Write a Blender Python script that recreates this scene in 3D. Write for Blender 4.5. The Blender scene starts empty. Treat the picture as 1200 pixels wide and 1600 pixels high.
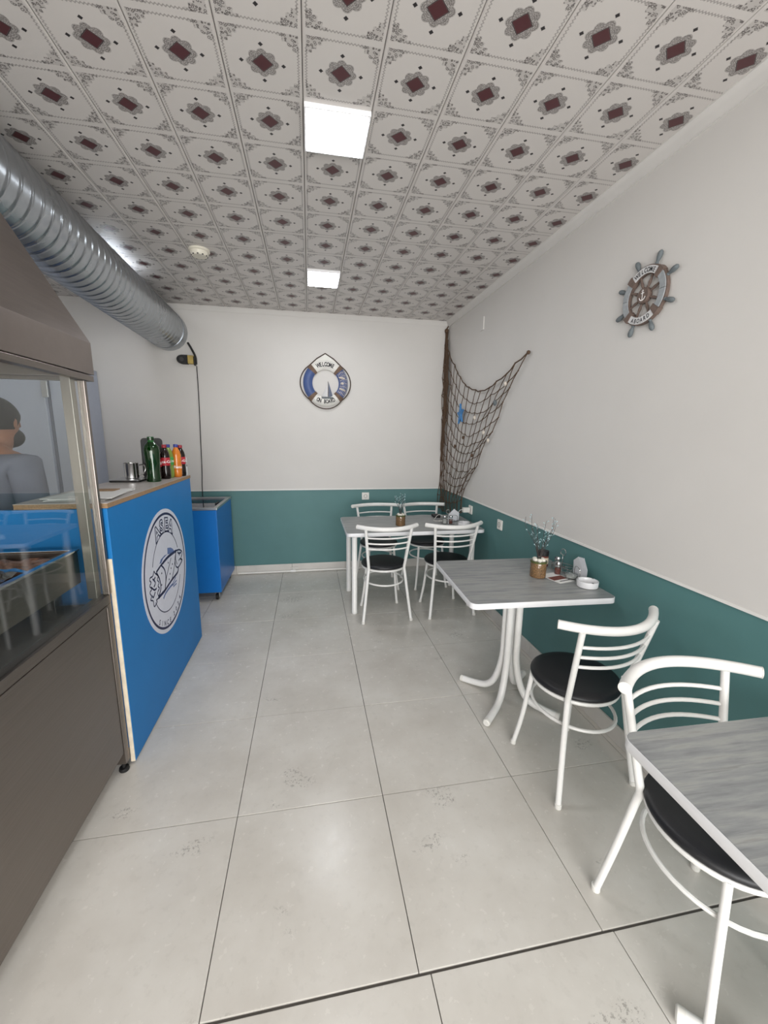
import bpy, bmesh, math, random
from mathutils import Vector, Matrix
random.seed(7)
sc = bpy.context.scene
col = sc.collection
PI = math.pi

# ------------------------------------------------------------------ camera, world, big lights, exposure
cam_d = bpy.data.cameras.new('camera')
cam = bpy.data.objects.new('camera', cam_d); col.objects.link(cam); sc.camera = cam
cam_d.sensor_fit = 'VERTICAL'; cam_d.sensor_height = 36.0; cam_d.lens = 632.27 * 36.0 / 1600.0
cam_d.clip_start = 0.02
YAW, PITCH, ROLL, CAMH = 0.18243, 0.18730, 0.012634, 1.5316
fwd = Vector((math.sin(YAW)*math.cos(PITCH), math.cos(YAW)*math.cos(PITCH), -math.sin(PITCH)))
rgt = Vector((math.cos(YAW), -math.sin(YAW), 0)); upv = rgt.cross(fwd)
r2 = rgt*math.cos(ROLL) + upv*math.sin(ROLL); u2 = upv*math.cos(ROLL) - rgt*math.sin(ROLL)
cam.matrix_world = Matrix(((r2.x, u2.x, -fwd.x, 0), (r2.y, u2.y, -fwd.y, 0), (r2.z, u2.z, -fwd.z, CAMH), (0, 0, 0, 1)))

world = bpy.data.worlds.new('world'); sc.world = world; world.use_nodes = True
world.node_tree.nodes['Background'].inputs[0].default_value = (0.9, 0.95, 1.0, 1)
world.node_tree.nodes['Background'].inputs[1].default_value = 1.0

wl = bpy.data.lights.new('window_daylight', 'AREA'); wl.shape = 'RECTANGLE'; wl.size = 2.9; wl.size_y = 2.2
wl.energy = 160.0; wl.color = (1.0, 0.99, 0.975)
wlo = bpy.data.objects.new('window_daylight', wl); col.objects.link(wlo)
wlo.location = (0.0, -2.25, 1.35); wlo.rotation_euler = (math.radians(90), 0, 0)   # the shop window behind the camera, facing +y
LAMP = 34.0
sc.view_settings.view_transform = 'Standard'
sc.view_settings.look = 'None'
sc.view_settings.gamma = 1.0
sc.view_settings.exposure = 0.16
sc.view_settings.use_curve_mapping = False

# ------------------------------------------------------------------ helpers
def lin(c):
    out = []
    for v in c:
        v /= 255.0
        out.append(v/12.92 if v <= 0.04045 else ((v+0.055)/1.055)**2.4)
    return tuple(out) + (1.0,)

class NT:
    """small node-graph writer"""
    def __init__(self, name):
        self.m = bpy.data.materials.new(name); self.m.use_nodes = True
        self.t = self.m.node_tree; self.b = self.t.nodes['Principled BSDF']; self.out = self.t.nodes['Material Output']
    def n(self, typ, **kw):
        nd = self.t.nodes.new(typ)
        for k, v in kw.items(): setattr(nd, k, v)
        return nd
    def link(self, a, b): self.t.links.new(a, b)
    def put(self, sock, v):
        if hasattr(v, 'is_linked') or hasattr(v, 'links'): self.link(v, sock)
        else: sock.default_value = v
    def math(self, op, a, b=0.0, c=0.0):
        nd = self.n('ShaderNodeMath', operation=op)
        self.put(nd.inputs[0], a); self.put(nd.inputs[1], b); self.put(nd.inputs[2], c)
        return nd.outputs[0]
    def lt(self, a, b, soft=None):
        if soft is None: return self.math('LESS_THAN', a, b)
        nd = self.n('ShaderNodeMapRange', interpolation_type='SMOOTHSTEP')
        self.put(nd.inputs[0], a); nd.inputs[1].default_value = b-soft; nd.inputs[2].default_value = b+soft
        nd.inputs[3].default_value = 1; nd.inputs[4].default_value = 0
        return nd.outputs[0]
    def mix(self, f, a, b):
        nd = self.n('ShaderNodeMix', data_type='RGBA')
        self.put(nd.inputs[0], f); self.put(nd.inputs[6], a); self.put(nd.inputs[7], b)
        return nd.outputs[2]
    def coords(self, kind='Object', scale=None):
        tc = self.n('ShaderNodeTexCoord'); o = tc.outputs[kind]
        if scale:
            mp = self.n('ShaderNodeMapping'); mp.inputs['Scale'].default_value = scale
            self.link(o, mp.inputs[0]); o = mp.outputs[0]
        return o
    def noise(self, vec, scale, detail=3, rough=0.55):
        nd = self.n('ShaderNodeTexNoise'); self.link(vec, nd.inputs['Vector'])
        nd.inputs['Scale'].default_value = scale; nd.inputs['Detail'].default_value = detail; nd.inputs['Roughness'].default_value = rough
        return nd.outputs[0]
    def ramp(self, f, stops):
        nd = self.n('ShaderNodeValToRGB'); self.link(f, nd.inputs[0]); e = nd.color_ramp.elements
        e[0].position, e[0].color = stops[0]; e[1].position, e[1].color = stops[-1]
        for p, c in stops[1:-1]:
            x = e.new(p); x.color = c
        return nd.outputs[0]
    def bump(self, h, strength=0.2, dist=0.002):
        nd = self.n('ShaderNodeBump'); nd.inputs['Strength'].default_value = strength; nd.inputs['Distance'].default_value = dist
        self.link(h, nd.inputs['Height']); self.link(nd.outputs[0], self.b.inputs['Normal'])

def pm(name, c, rough=0.5, metal=0.0, var=0.06, vscale=18.0, bump=0.0, bscale=120.0, stretch=None, coat=0.0, emit=None, spec=None):
    """plain procedural material: colour with a noise-driven variation and optional fine relief"""
    g = NT(name); L = lin(c)
    v = g.coords('Object', stretch)
    f = g.noise(v, vscale)
    a = tuple(x*(1-var) for x in L[:3])+(1,); b = tuple(min(1, x*(1+var)) for x in L[:3])+(1,)
    g.link(g.ramp(f, [(0.3, a), (0.7, b)]), g.b.inputs['Base Color'])
    g.b.inputs['Roughness'].default_value = rough; g.b.inputs['Metallic'].default_value = metal
    if coat: g.b.inputs['Coat Weight'].default_value = coat; g.b.inputs['Coat Roughness'].default_value = 0.1
    if spec is not None: g.b.inputs['Specular IOR Level'].default_value = spec
    if bump: g.bump(g.noise(v, bscale, 4), bump)
    if emit: g.b.inputs['Emission Color'].default_value = (emit[0], emit[1], emit[2], 1); g.b.inputs['Emission Strength'].default_value = emit[3]
    return g.m

def pane_glass(name, tint=(0.86, 0.9, 0.9), ior=1.5, extra=0.0):
    g = NT(name); g.t.nodes.remove(g.b)
    tr = g.n('ShaderNodeBsdfTransparent'); tr.inputs[0].default_value = tint+(1,)
    gl = g.n('ShaderNodeBsdfGlossy'); gl.inputs['Roughness'].default_value = 0.01
    ge = g.n('ShaderNodeNewGeometry'); dt = g.n('ShaderNodeVectorMath', operation='DOT_PRODUCT')
    g.link(ge.outputs['Incoming'], dt.inputs[0]); g.link(ge.outputs['Normal'], dt.inputs[1])
    f0 = ((ior-1)/(ior+1))**2          # Schlick, the same from both faces of the sheet
    f = g.math('ADD', g.math('MULTIPLY', g.math('POWER', g.math('SUBTRACT', 1.0, g.math('ABSOLUTE', dt.outputs['Value'])), 5.0), 1-f0), f0+extra)
    mx = g.n('ShaderNodeMixShader'); g.link(f, mx.inputs[0]); g.link(tr.outputs[0], mx.inputs[1]); g.link(gl.outputs[0], mx.inputs[2])
    g.link(mx.outputs[0], g.out.inputs[0])
    return g.m

class MB:
    def __init__(self): self.v = []; self.f = []; self.flat = False
    def add(self, vs, fs):
        o = len(self.v); self.v += [tuple(p) for p in vs]; self.f += [tuple(i+o for i in q) for q in fs]
        return self
    def box(self, x0, x1, y0, y1, z0, z1):
        vs = [(x, y, z) for z in (z0, z1) for y in (y0, y1) for x in (x0, x1)]
        return self.add(vs, [(0,2,3,1), (4,5,7,6), (0,1,5,4), (2,6,7,3), (0,4,6,2), (1,3,7,5)])
    def bbox(self, x0, x1, y0, y1, z0, z1, b=0.004):
        """box with chamfered edges"""
        bm = bmesh.new(); bmesh.ops.create_cube(bm, size=1)
        for q in bm.verts: q.co = Vector(((x0+x1)/2+q.co.x*(x1-x0), (y0+y1)/2+q.co.y*(y1-y0), (z0+z1)/2+q.co.z*(z1-z0)))
        bmesh.ops.bevel(bm, geom=list(bm.edges), offset=b, segments=2, profile=0.6, affect='EDGES')
        bm.verts.index_update(); self.flat = True
        self.add([q.co[:] for q in bm.verts], [[q.index for q in f.verts] for f in bm.faces]); bm.free()
        return self
    def prism(self, poly, z0, z1, bevel=0.0):
        """polygon in xy pulled up in z, optional small chamfer at top and bottom"""
        n = len(poly)
        if bevel:
            cx = sum(p[0] for p in poly)/n; cy = sum(p[1] for p in poly)/n
            def ins(p):
                d = math.hypot(p[0]-cx, p[1]-cy) or 1; return (p[0]-(p[0]-cx)/d*bevel, p[1]-(p[1]-cy)/d*bevel)
            inn = [ins(p) for p in poly]
            rings = [[(p[0], p[1], z0) for p in inn], [(p[0], p[1], z0+bevel) for p in poly], [(p[0], p[1], z1-bevel) for p in poly], [(p[0], p[1], z1) for p in inn]]
        else:
            rings = [[(p[0], p[1], z0) for p in poly], [(p[0], p[1], z1) for p in poly]]
        vs = [q for r in rings for q in r]; fs = []
        for k in range(len(rings)-1):
            for i in range(n):
                j = (i+1) % n; fs.append((k*n+i, k*n+j, (k+1)*n+j, (k+1)*n+i))
        fs.append(tuple(range(n))[::-1]); fs.append(tuple((len(rings)-1)*n+i for i in range(n)))
        return self.add(vs, fs)
    def lathe(self, prof, n=24, c=(0, 0, 0)):
        vs, fs = [], []
        for r, z in prof:
            for i in range(n):
                a = 2*PI*i/n; vs.append((c[0]+max(r, 1e-5)*math.cos(a), c[1]+max(r, 1e-5)*math.sin(a), c[2]+z))
        for k in range(len(prof)-1):
            for i in range(n):
                j = (i+1) % n; fs.append((k*n+i, k*n+j, (k+1)*n+j, (k+1)*n+i))
        if prof[0][0] > 1e-4: fs.append(tuple(range(n))[::-1])
        if prof[-1][0] > 1e-4: fs.append(tuple((len(prof)-1)*n+i for i in range(n)))
        return self.add(vs, fs)
    def tube(self, pts, r, n=8, closed=False, cap=True):
        P = [Vector(p) for p in pts]; m = len(P)
        rr = r if isinstance(r, (list, tuple)) else [r]*m
        T = []
        for i in range(m):
            a = P[(i-1) % m] if (closed or i > 0) else P[i]; b = P[(i+1) % m] if (closed or i < m-1) else P[i]
            d = (b-a); T.append(d.normalized() if d.length > 1e-9 else Vector((0, 0, 1)))
        ref = Vector((0, 0, 1)) if abs(T[0].z) < 0.9 else Vector((1, 0, 0))
        N = (ref - T[0]*ref.dot(T[0])).normalized(); vs, fs = [], []
        for i in range(m):
            N = (N - T[i]*N.dot(T[i]))
            N = N.normalized() if N.length > 1e-6 else T[i].orthogonal().normalized()
            B = T[i].cross(N)
            for k in range(n):
                a = 2*PI*k/n; q = P[i]+(N*math.cos(a)+B*math.sin(a))*rr[i]; vs.append(q[:])
        for i in range(m if closed else m-1):
            i2 = (i+1) % m
            for k in range(n):
                k2 = (k+1) % n; fs.append((i*n+k, i*n+k2, i2*n+k2, i2*n+k))
        if cap and not closed:
            fs.append(tuple(range(n))[::-1]); fs.append(tuple((m-1)*n+k for k in range(n)))
        return self.add(vs, fs)
    def ball(self, c, r, n=10, m=6):
        rx, ry, rz = r if isinstance(r, (list, tuple)) else (r, r, r); vs, fs = [], []
        for j in range(m+1):
            t = PI*j/m
            for i in range(n):
                a = 2*PI*i/n; vs.append((c[0]+rx*max(math.sin(t), 1e-4)*math.cos(a), c[1]+ry*max(math.sin(t), 1e-4)*math.sin(a), c[2]-rz*math.cos(t)))
        for j in range(m):
            for i in range(n):
                i2 = (i+1) % n; fs.append((j*n+i, j*n+i2, (j+1)*n+i2, (j+1)*n+i))
        return self.add(vs, fs)
    def sector(self, r0, r1, a0, a1, z0, z1, n=24, dome=0.0):
        """ring sector in xy (degrees), thickness z0..z1, optional domed front"""
        vs, fs = [], []; prof = []
        K = 8 if dome else 1
        front = [(r0+(r1-r0)*k/K, z1+(dome*math.sin(PI*k/K) if dome else 0)) for k in range(K+1)]
        prof = [(r0, z0)]+front+[(r1, z0)]; q = len(prof)
        for i in range(n+1):
            a = math.radians(a0+(a1-a0)*i/n)
            for r, z in prof: vs.append((r*math.cos(a), r*math.sin(a), z))
        for i in range(n):
            for k in range(q):
                k2 = (k+1) % q; fs.append((i*q+k, (i+1)*q+k, (i+1)*q+k2, i*q+k2))
        if abs(a1-a0) < 359.9:
            fs.append(tuple(range(q))); fs.append(tuple(n*q+k for k in range(q))[::-1])
        return self.add(vs, fs)
    def xf(self, M):
        self.v = [(M @ Vector(p))[:] for p in self.v]; return self
    def mesh(self, name, mat, sharp=38):
        me = bpy.data.meshes.new(name); me.from_pydata(self.v, [], self.f); me.update()
        if mat: me.materials.append(mat)
        bm = bmesh.new(); bm.from_mesh(me); bmesh.ops.recalc_face_normals(bm, faces=bm.faces); bm.to_mesh(me); bm.free()
        for p in me.polygons: p.use_smooth = not self.flat
        if not self.flat: me.set_sharp_from_angle(angle=math.radians(sharp))
        return me
    def obj(self, name, mat, parent=None, loc=None, sharp=38):
        o = bpy.data.objects.new(name, self.mesh(name, mat, sharp)); col.objects.link(o)
        if parent: o.parent = parent
        if loc: o.location = loc
        return o

def tag(o, label, cat, group=None):
    o['label'] = label; o['category'] = cat
    if group: o['group'] = group
    return o
def thing(name, label, cat, loc=(0, 0, 0), rz=0.0, group=None):
    o = bpy.data.objects.new(name, None); col.objects.link(o); o.empty_display_size = 0.05
    o.location = loc; o.rotation_euler = (0, 0, rz); tag(o, label, cat, group)
    return o
def struct(o): o['kind'] = 'structure'; return o
def copy_tree(o, parent=None):
    c = o.copy(); col.objects.link(c); c.parent = parent
    for ch in o.children: copy_tree(ch, c)
    return c
def crom(pts, k=6):
    """smooth curve through points"""
    P = [Vector(p) for p in pts]; out = []
    for i in range(len(P)-1):
        p0 = P[max(i-1, 0)]; p1 = P[i]; p2 = P[i+1]; p3 = P[min(i+2, len(P)-1)]
        for s in range(k):
            t = s/k
            out.append(0.5*((2*p1)+(p2-p0)*t+(2*p0-5*p1+4*p2-p3)*t*t+(3*p1-p0-3*p2+p3)*t**3))
    out.append(P[-1]); return out
def rrect(x0, x1, y0, y1, r, k=6):
    out = []
    for cx, cy, a0 in ((x1-r, y0+r, -90), (x1-r, y1-r, 0), (x0+r, y1-r, 90), (x0+r, y0+r, 180)):
        for i in range(k+1):
            a = math.radians(a0+90*i/k); out.append((cx+r*math.cos(a), cy+r*math.sin(a)))
    return out
_glyph = {}
def glyph(ch, weight=0.035):
    """flat letter outline as mesh data, about 1 unit high (built-in font)"""
    key = (ch, weight)
    if key not in _glyph:
        cu = bpy.data.curves.new('glyph', 'FONT'); cu.body = ch; cu.size = 1.4; cu.align_x = 'CENTER'; cu.offset = weight; cu.resolution_u = 3
        o = bpy.data.objects.new('glyph', cu); col.objects.link(o)
        dg = bpy.context.evaluated_depsgraph_get(); me = o.evaluated_get(dg).to_mesh()
        vs = [q.co[:] for q in me.vertices]; fs = [tuple(p.vertices) for p in me.polygons]
        o.evaluated_get(dg).to_mesh_clear()
        bpy.data.objects.remove(o); bpy.data.curves.remove(cu)
        _glyph[key] = (vs, fs)
    return _glyph[key]
def text_line(mb, s, size, x, y, z, step=0.75, sx=1.0):
    w = (len(s)-1)*step*size*sx
    for i, ch in enumerate(s):
        if ch == ' ': continue
        vs, fs = glyph(ch); mb.add([(x-w/2+i*step*size*sx+p[0]*size*sx, y+p[1]*size, z+p[2]*size) for p in vs], fs)
    return mb
def text_arc(mb, s, size, R, a_mid, a_step, z, inward=False, sx=1.0, weight=0.035):
    """letters set around a circle; inward=True for lettering read along the bottom"""
    n = len(s)
    for i, ch in enumerate(s):
        if ch == ' ': continue
        a = math.radians(a_mid+((i-(n-1)/2)*a_step if inward else -(i-(n-1)/2)*a_step))
        rot = a+PI/2 if inward else a-PI/2
        vs, fs = glyph(ch, weight); c_, s_ = math.cos(rot), math.sin(rot)
        mb.add([(R*math.cos(a)+(p[0]*sx*c_-(p[1]-0.5)*s_)*size, R*math.sin(a)+(p[0]*sx*s_+(p[1]-0.5)*c_)*size, z+p[2]*size) for p in vs], fs)
    return mb
def ribbon(mb, pts, w, z):
    """flat painted stroke in xy"""
    P = [Vector((p[0], p[1])) for p in pts]; L, R_ = [], []
    for i in range(len(P)):
        d = P[min(i+1, len(P)-1)]-P[max(i-1, 0)]
        if d.length < 1e-9: d = Vector((1, 0))
        n = Vector((-d.y, d.x)).normalized()*w/2
        L.append((P[i].x+n.x, P[i].y+n.y, z)); R_.append((P[i].x-n.x, P[i].y-n.y, z))
    m = len(P); mb.add(L+R_, [(i, i+1, m+i+1, m+i) for i in range(m-1)]); return mb
def on_wall(o, loc, right, up):
    r_ = Vector(right); u_ = Vector(up); n_ = r_.cross(u_)
    o.matrix_world = Matrix(((r_.x, u_.x, n_.x, loc[0]), (r_.y, u_.y, n_.y, loc[1]), (r_.z, u_.z, n_.z, loc[2]), (0, 0, 0, 1)))

# ------------------------------------------------------------------ materials
def mat_ceiling():
    g = NT('printed_ceiling_panel')
    tc = g.coords('Object'); sp = g.n('ShaderNodeSeparateXYZ'); g.link(tc, sp.inputs[0])
    u = g.math('DIVIDE', sp.outputs[0], 0.2607)
    v = g.math('SUBTRACT', g.math('FRACT', g.math('ADD', g.math('DIVIDE', sp.outputs[1], 0.262), 100.5)), 0.5)
    au = g.math('ABSOLUTE', u); av = g.math('ABSOLUTE', v)
    l1 = g.math('ADD', au, av)
    diamond = g.lt(l1, 0.122, 0.006)
    drim = g.math('MULTIPLY', g.lt(l1, 0.135, 0.005), g.math('SUBTRACT', 1, diamond))
    # scalloped rosette
    r = g.math('SQRT', g.math('ADD', g.math('MULTIPLY', u, u), g.math('MULTIPLY', v, v)))
    ang = g.math('ARCTAN2', v, u)
    sc8 = g.math('ABSOLUTE', g.math('COSINE', g.math('MULTIPLY', ang, 4.0)))
    rad = g.math('ADD', 0.168, g.math('MULTIPLY', sc8, 0.037))
    q = g.math('SUBTRACT', r, rad)
    ros = g.lt(q, 0.0, 0.006)
    vor = g.n('ShaderNodeTexVoronoi', feature='DISTANCE_TO_EDGE'); g.link(tc, vor.inputs['Vector']); vor.inputs['Scale'].default_value = 150
    lace = g.lt(vor.outputs['Distance'], 0.13, 0.07)
    wave = g.math('SINE', g.math('MULTIPLY', q, 260.0))
    rosdark = g.math('ADD', 0.44, g.math('ADD', g.math('MULTIPLY', lace, 0.3), g.math('MULTIPLY', wave, 0.16)))
    rosf = g.math('MULTIPLY', ros, rosdark)
    # four little diamonds on the axes
    def small(cx, cy):
        return g.lt(g.math('ADD', g.math('ABSOLUTE', g.math('SUBTRACT', au, cx)), g.math('ABSOLUTE', g.math('SUBTRACT', av, cy))), 0.031, 0.005)
    sm = g.math('MAXIMUM', small(0.262, 0.0), small(0.0, 0.262))
    # corner lace
    cu_ = g.math('SUBTRACT', 0.5, au); cv_ = g.math('SUBTRACT', 0.5, av)
    ins = g.math('MULTIPLY', g.math('GREATER_THAN', cu_, 0.045), g.math('GREATER_THAN', cv_, 0.045))
    scal = g.math('MULTIPLY', g.math('SINE', g.math('MULTIPLY', g.math('SUBTRACT', cu_, cv_), 52.0)), 0.022)
    cor = g.math('MULTIPLY', ins, g.lt(g.math('ADD', g.math('ADD', cu_, cv_), scal), 0.355, 0.012))
    vor2 = g.n('ShaderNodeTexVoronoi', feature='F1'); g.link(tc, vor2.inputs['Vector']); vor2.inputs['Scale'].default_value = 105
    lace2 = g.lt(g.math('ABSOLUTE', g.math('SUBTRACT', vor2.outputs['Distance'], 0.36)), 0.10, 0.06)
    corf = g.math('MULTIPLY', cor, g.math('ADD', 0.20, g.math('MULTIPLY', lace2, 0.75)))
    # chains along the cell edges
    ch1 = g.math('MULTIPLY', g.lt(g.math('ABSOLUTE', g.math('SUBTRACT', g.math('ADD', cv_, g.math('MULTIPLY', g.math('SINE', g.math('MULTIPLY', u, 150.0)), 0.009)), 0.058)), 0.010, 0.005), g.math('GREATER_THAN', cu_, 0.2))
    ch2 = g.math('MULTIPLY', g.lt(g.math('ABSOLUTE', g.math('SUBTRACT', g.math('ADD', cu_, g.math('MULTIPLY', g.math('SINE', g.math('MULTIPLY', v, 150.0)), 0.009)), 0.05)), 0.009, 0.005), g.math('GREATER_THAN', cv_, 0.2))
    chf = g.math('MULTIPLY', g.math('MAXIMUM', ch1, ch2), 0.5)
    base = lin((203, 198, 194)); grey = lin((86, 80, 78)); dk = lin((40, 36, 38)); red = lin((80, 40, 44))
    c = g.mix(corf, base, grey); c = g.mix(chf, c, grey); c = g.mix(rosf, c, grey)
    c = g.mix(sm, c, dk); c = g.mix(drim, c, dk); c = g.mix(diamond, c, red)
    g.link(c, g.b.inputs['Base Color']); g.b.inputs['Roughness'].default_value = 0.42
    return g.m

def mat_floor():
    g = NT('floor_tile_porcelain')
    v = g.n('ShaderNodeNewGeometry').outputs['Position']
    n1 = g.noise(v, 2.6, 5, 0.6); n2 = g.noise(v, 26, 5, 0.65)
    c = g.ramp(n1, [(0.3, lin((193, 188, 180))), (0.55, lin((205, 201, 194))), (0.75, lin((213, 210, 204)))])
    c = g.mix(g.math('MULTIPLY', g.lt(n2, 0.40, 0.05), 0.18), c, lin((180, 176, 169)))
    mp = g.n('ShaderNodeMapping'); mp.inputs['Scale'].default_value = (1.0, 1.7, 1.0); g.link(v, mp.inputs[0])
    n3 = g.noise(mp.outputs[0], 3.1, 2); n4 = g.noise(v, 70, 4, 0.75)
    scuff = g.math('MULTIPLY', g.lt(n3, 0.33, 0.03), g.lt(n4, 0.44, 0.03))
    c = g.mix(g.math('MULTIPLY', scuff, 0.5), c, lin((112, 108, 102)))
    g.link(c, g.b.inputs['Base Color'])
    rr = g.n('ShaderNodeMapRange'); g.link(n2, rr.inputs[0]); rr.inputs[3].default_value = 0.16; rr.inputs[4].default_value = 0.34
    g.link(rr.outputs[0], g.b.inputs['Roughness'])
    g.bump(n4, 0.05, 0.001)
    return g.m

def mat_wood():
    g = NT('grey_weathered_laminate')
    v = g.coords('Object', (3.0, 26.0, 3.0)); n1 = g.noise(v, 1.6, 6, 0.62)
    w = g.coords('Object', (5.0, 90.0, 5.0)); n2 = g.noise(w, 1.0, 4, 0.6)
    c = g.ramp(n1, [(0.28, lin((118, 121, 123))), (0.45, lin((138, 141, 142))), (0.6, lin((155, 157, 155))), (0.78, lin((132, 130, 125)))])
    c = g.mix(g.math('MULTIPLY', g.lt(n2, 0.40, 0.06), 0.32), c, lin((96, 98, 101)))
    g.link(c, g.b.inputs['Base Color']); g.b.inputs['Roughness'].default_value = 0.36
    return g.m

def mat_steel(name, c, rough, stretch):
    g = NT(name); v = g.coords('Object', stretch); n = g.noise(v, 3.0, 5, 0.7); m = g.noise(g.coords('Object'), 2.5, 3)
    L = lin(c); g.link(g.ramp(n, [(0.3, tuple(x*0.86 for x in L[:3])+(1,)), (0.7, L)]), g.b.inputs['Base Color'])
    g.b.inputs['Metallic'].default_value = 1.0
    rr = g.n('ShaderNodeMapRange'); g.link(m, rr.inputs[0]); rr.inputs[3].default_value = rough-0.06; rr.inputs[4].default_value = rough+0.1
    g.link(rr.outputs[0], g.b.inputs['Roughness']); g.bump(n, 0.06, 0.0006)
    return g.m

M = {}
M['ceil'] = mat_ceiling(); M['floor'] = mat_floor(); M['wood'] = mat_wood()
M['grout'] = pm('dark_grout', (92, 88, 84), 0.9, bump=0.2)
M['wall'] = pm('white_plaster', (207, 204, 200), 0.75, var=0.015, vscale=3, bump=0.10, bscale=260)
M['teal'] = pm('teal_wall_paint', (80, 122, 122), 0.55, var=0.04, vscale=4, bump=0.10, bscale=240)
M['trim'] = pm('white_trim_paint', (226, 224, 220), 0.5, var=0.02)
M['skirt'] = pm('skirting_tile', (205, 201, 195), 0.32, var=0.05, vscale=6)
M['shadow'] = pm('dark_void', (40, 38, 37), 0.9)
M['white'] = pm('white_powder_coat', (232, 231, 228), 0.32, var=0.02, vscale=40, bump=0.05, bscale=400)
M['edge'] = pm('white_edge_band', (228, 228, 230), 0.35, var=0.02)
M['vinyl'] = pm('black_vinyl', (22, 23, 27), 0.45, var=0.15, bump=0.12, bscale=300)
M['rubber'] = pm('white_rubber', (224, 222, 216), 0.6, var=0.03)
M['blue'] = pm('blue_laminate', (22, 116, 184), 0.5, var=0.03, vscale=5, spec=0.3)
M['chip'] = pm('chipboard_edge', (150, 122, 92), 0.85, var=0.35, vscale=260, bump=0.4, bscale=400)
M['cream'] = pm('cream_board_edge', (222, 208, 186), 0.7, var=0.10, vscale=30)
M['ctop'] = pm('pale_laminate_top', (186, 180, 176), 0.35, var=0.05, stretch=(20, 2, 2))
M['freezer'] = pm('freezer_blue_enamel', (12, 106, 184), 0.35, var=0.02, spec=0.35)
M['lid'] = pane_glass('freezer_lid_glass', (0.35, 0.45, 0.6), 1.5, 0.02)
M['alu'] = pm('satin_aluminium', (190, 192, 194), 0.32, 1.0, var=0.04)
M['steel'] = mat_steel('brushed_stainless', (140, 132, 126), 0.30, (1.5, 1.5, 60))
M['steel_h'] = mat_steel('brushed_stainless_hood', (148, 138, 133), 0.30, (60, 1.5, 1.5))
M['duct'] = mat_steel('galvanised_steel', (176, 181, 186), 0.26, (4, 4, 4))
M['steelb'] = pm('bright_stainless', (200, 200, 200), 0.16, 1.0, var=0.03)
M['steelp'] = mat_steel('satin_stainless_post', (170, 164, 156), 0.36, (60, 60, 1.5))
M['glass'] = pane_glass('display_glass', (0.93, 0.95, 0.94), 1.5, 0.02)
M['clear'] = pane_glass('clear_glassware', (0.88, 0.9, 0.9), 1.45, 0.03)
M['black'] = pm('black_plastic', (20, 20, 21), 0.55, var=0.1)
M['fridge'] = pm('blue_grey_enamel', (172, 178, 192), 0.42, var=0.02)
M['fridge_d'] = pm('blue_grey_gasket', (112, 116, 130), 0.6, var=0.05)
M['rope'] = pm('brown_hemp_cord', (86, 66, 50), 0.9, var=0.25, vscale=160, bump=0.5, bscale=500)
M['starblue'] = pm('blue_painted_starfish', (64, 122, 176), 0.7, var=0.25, vscale=60, bump=0.3)
M['shell'] = pm('pale_seashell', (206, 196, 184), 0.6, var=0.15, vscale=80)
M['navy'] = pm('navy_print', (20, 30, 74), 0.5, var=0.05)
M['steelblue'] = pm('slate_blue_print', (98, 120, 168), 0.5, var=0.05)
M['sticker'] = pm('white_vinyl_sticker', (214, 216, 228), 0.4, var=0.02)
M['buoyw'] = pm('white_buoy_paint', (222, 220, 214), 0.5, var=0.05)
M['buoyb'] = pm('blue_buoy_paint', (66, 86, 134), 0.5, var=0.08)
M['jute'] = pm('brown_jute_binding', (112, 92, 78), 0.9, var=0.2, vscale=90, bump=0.5)
M['brownrope'] = pm('dark_brown_rope', (74, 62, 54), 0.9, var=0.2, vscale=120, bump=0.4)
M['ink'] = pm('black_lettering', (26, 26, 30), 0.6, var=0.1)
M['sail'] = pm('printed_sail', (205, 204, 204), 0.7, var=0.08)
M['sail2'] = pm('grey_striped_sail', (96, 104, 122), 0.7, var=0.3, vscale=90)
M['wgrey'] = pm('slate_grey_wood', (96, 103, 106), 0.65, var=0.12, vscale=60)
M['wpale'] = pm('pale_grey_wood', (150, 154, 157), 0.65, var=0.10, vscale=60)
M['wbrown'] = pm('brown_weathered_wood', (104, 88, 80), 0.75, var=0.2, vscale=60)
M['plate'] = pm('white_switch_plastic', (226, 224, 218), 0.35, var=0.02)
M['holes'] = pm('dark_socket_hole', (60, 58, 56), 0.6)
M['detector'] = pm('ivory_plastic', (220, 215, 200), 0.4, var=0.02)
M['lampframe'] = pm('white_lamp_housing', (232, 232, 234), 0.4, var=0.01)
M['lamp'] = pm('lit_led_diffuser', (250, 250, 255), 0.5, var=0.0, emit=(0.93, 0.96, 1.0, LAMP))
M['yellow'] = pm('yellowed_label', (176, 152, 84), 0.6, var=0.2)
M['bottle_green'] = pane_glass('green_bottle_glass', (0.10, 0.42, 0.16), 1.5, 0.03)
M['greenin'] = pm('green_bottle_inner', (36, 92, 44), 0.15, var=0.2)
M['cola'] = pm('dark_cola', (26, 14, 12), 0.12, var=0.2)
M['lime'] = pm('pale_green_soda', (120, 140, 62), 0.15, var=0.15)
M['orange'] = pm('orange_soda', (204, 118, 40), 0.15, var=0.1)
M['redlab'] = pm('red_label', (170, 36, 48), 0.4, var=0.06)
M['greenlab'] = pm('green_label', (60, 150, 74), 0.4, var=0.08)
M['capred'] = pm('red_cap', (150, 36, 50), 0.4)
M['capblue'] = pm('blue_cap', (52, 62, 138), 0.4)
M['capwhite'] = pm('white_cap', (226, 226, 228), 0.4)
M['milk'] = pm('white_bottle_plastic', (222, 224, 226), 0.35)
M['canred'] = pm('red_can_print', (178, 40, 52), 0.3, var=0.04)
M['whiteink'] = pm('white_lettering', (236, 232, 230), 0.5, var=0.01)
M['paper'] = pm('white_paper', (228, 228, 226), 0.8, var=0.02)
M['napkin'] = pm('paper_napkin', (222, 224, 228), 0.9, var=0.03, bump=0.2)
M['ceramic'] = pm('white_ceramic', (226, 226, 228), 0.18, var=0.02)
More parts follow.
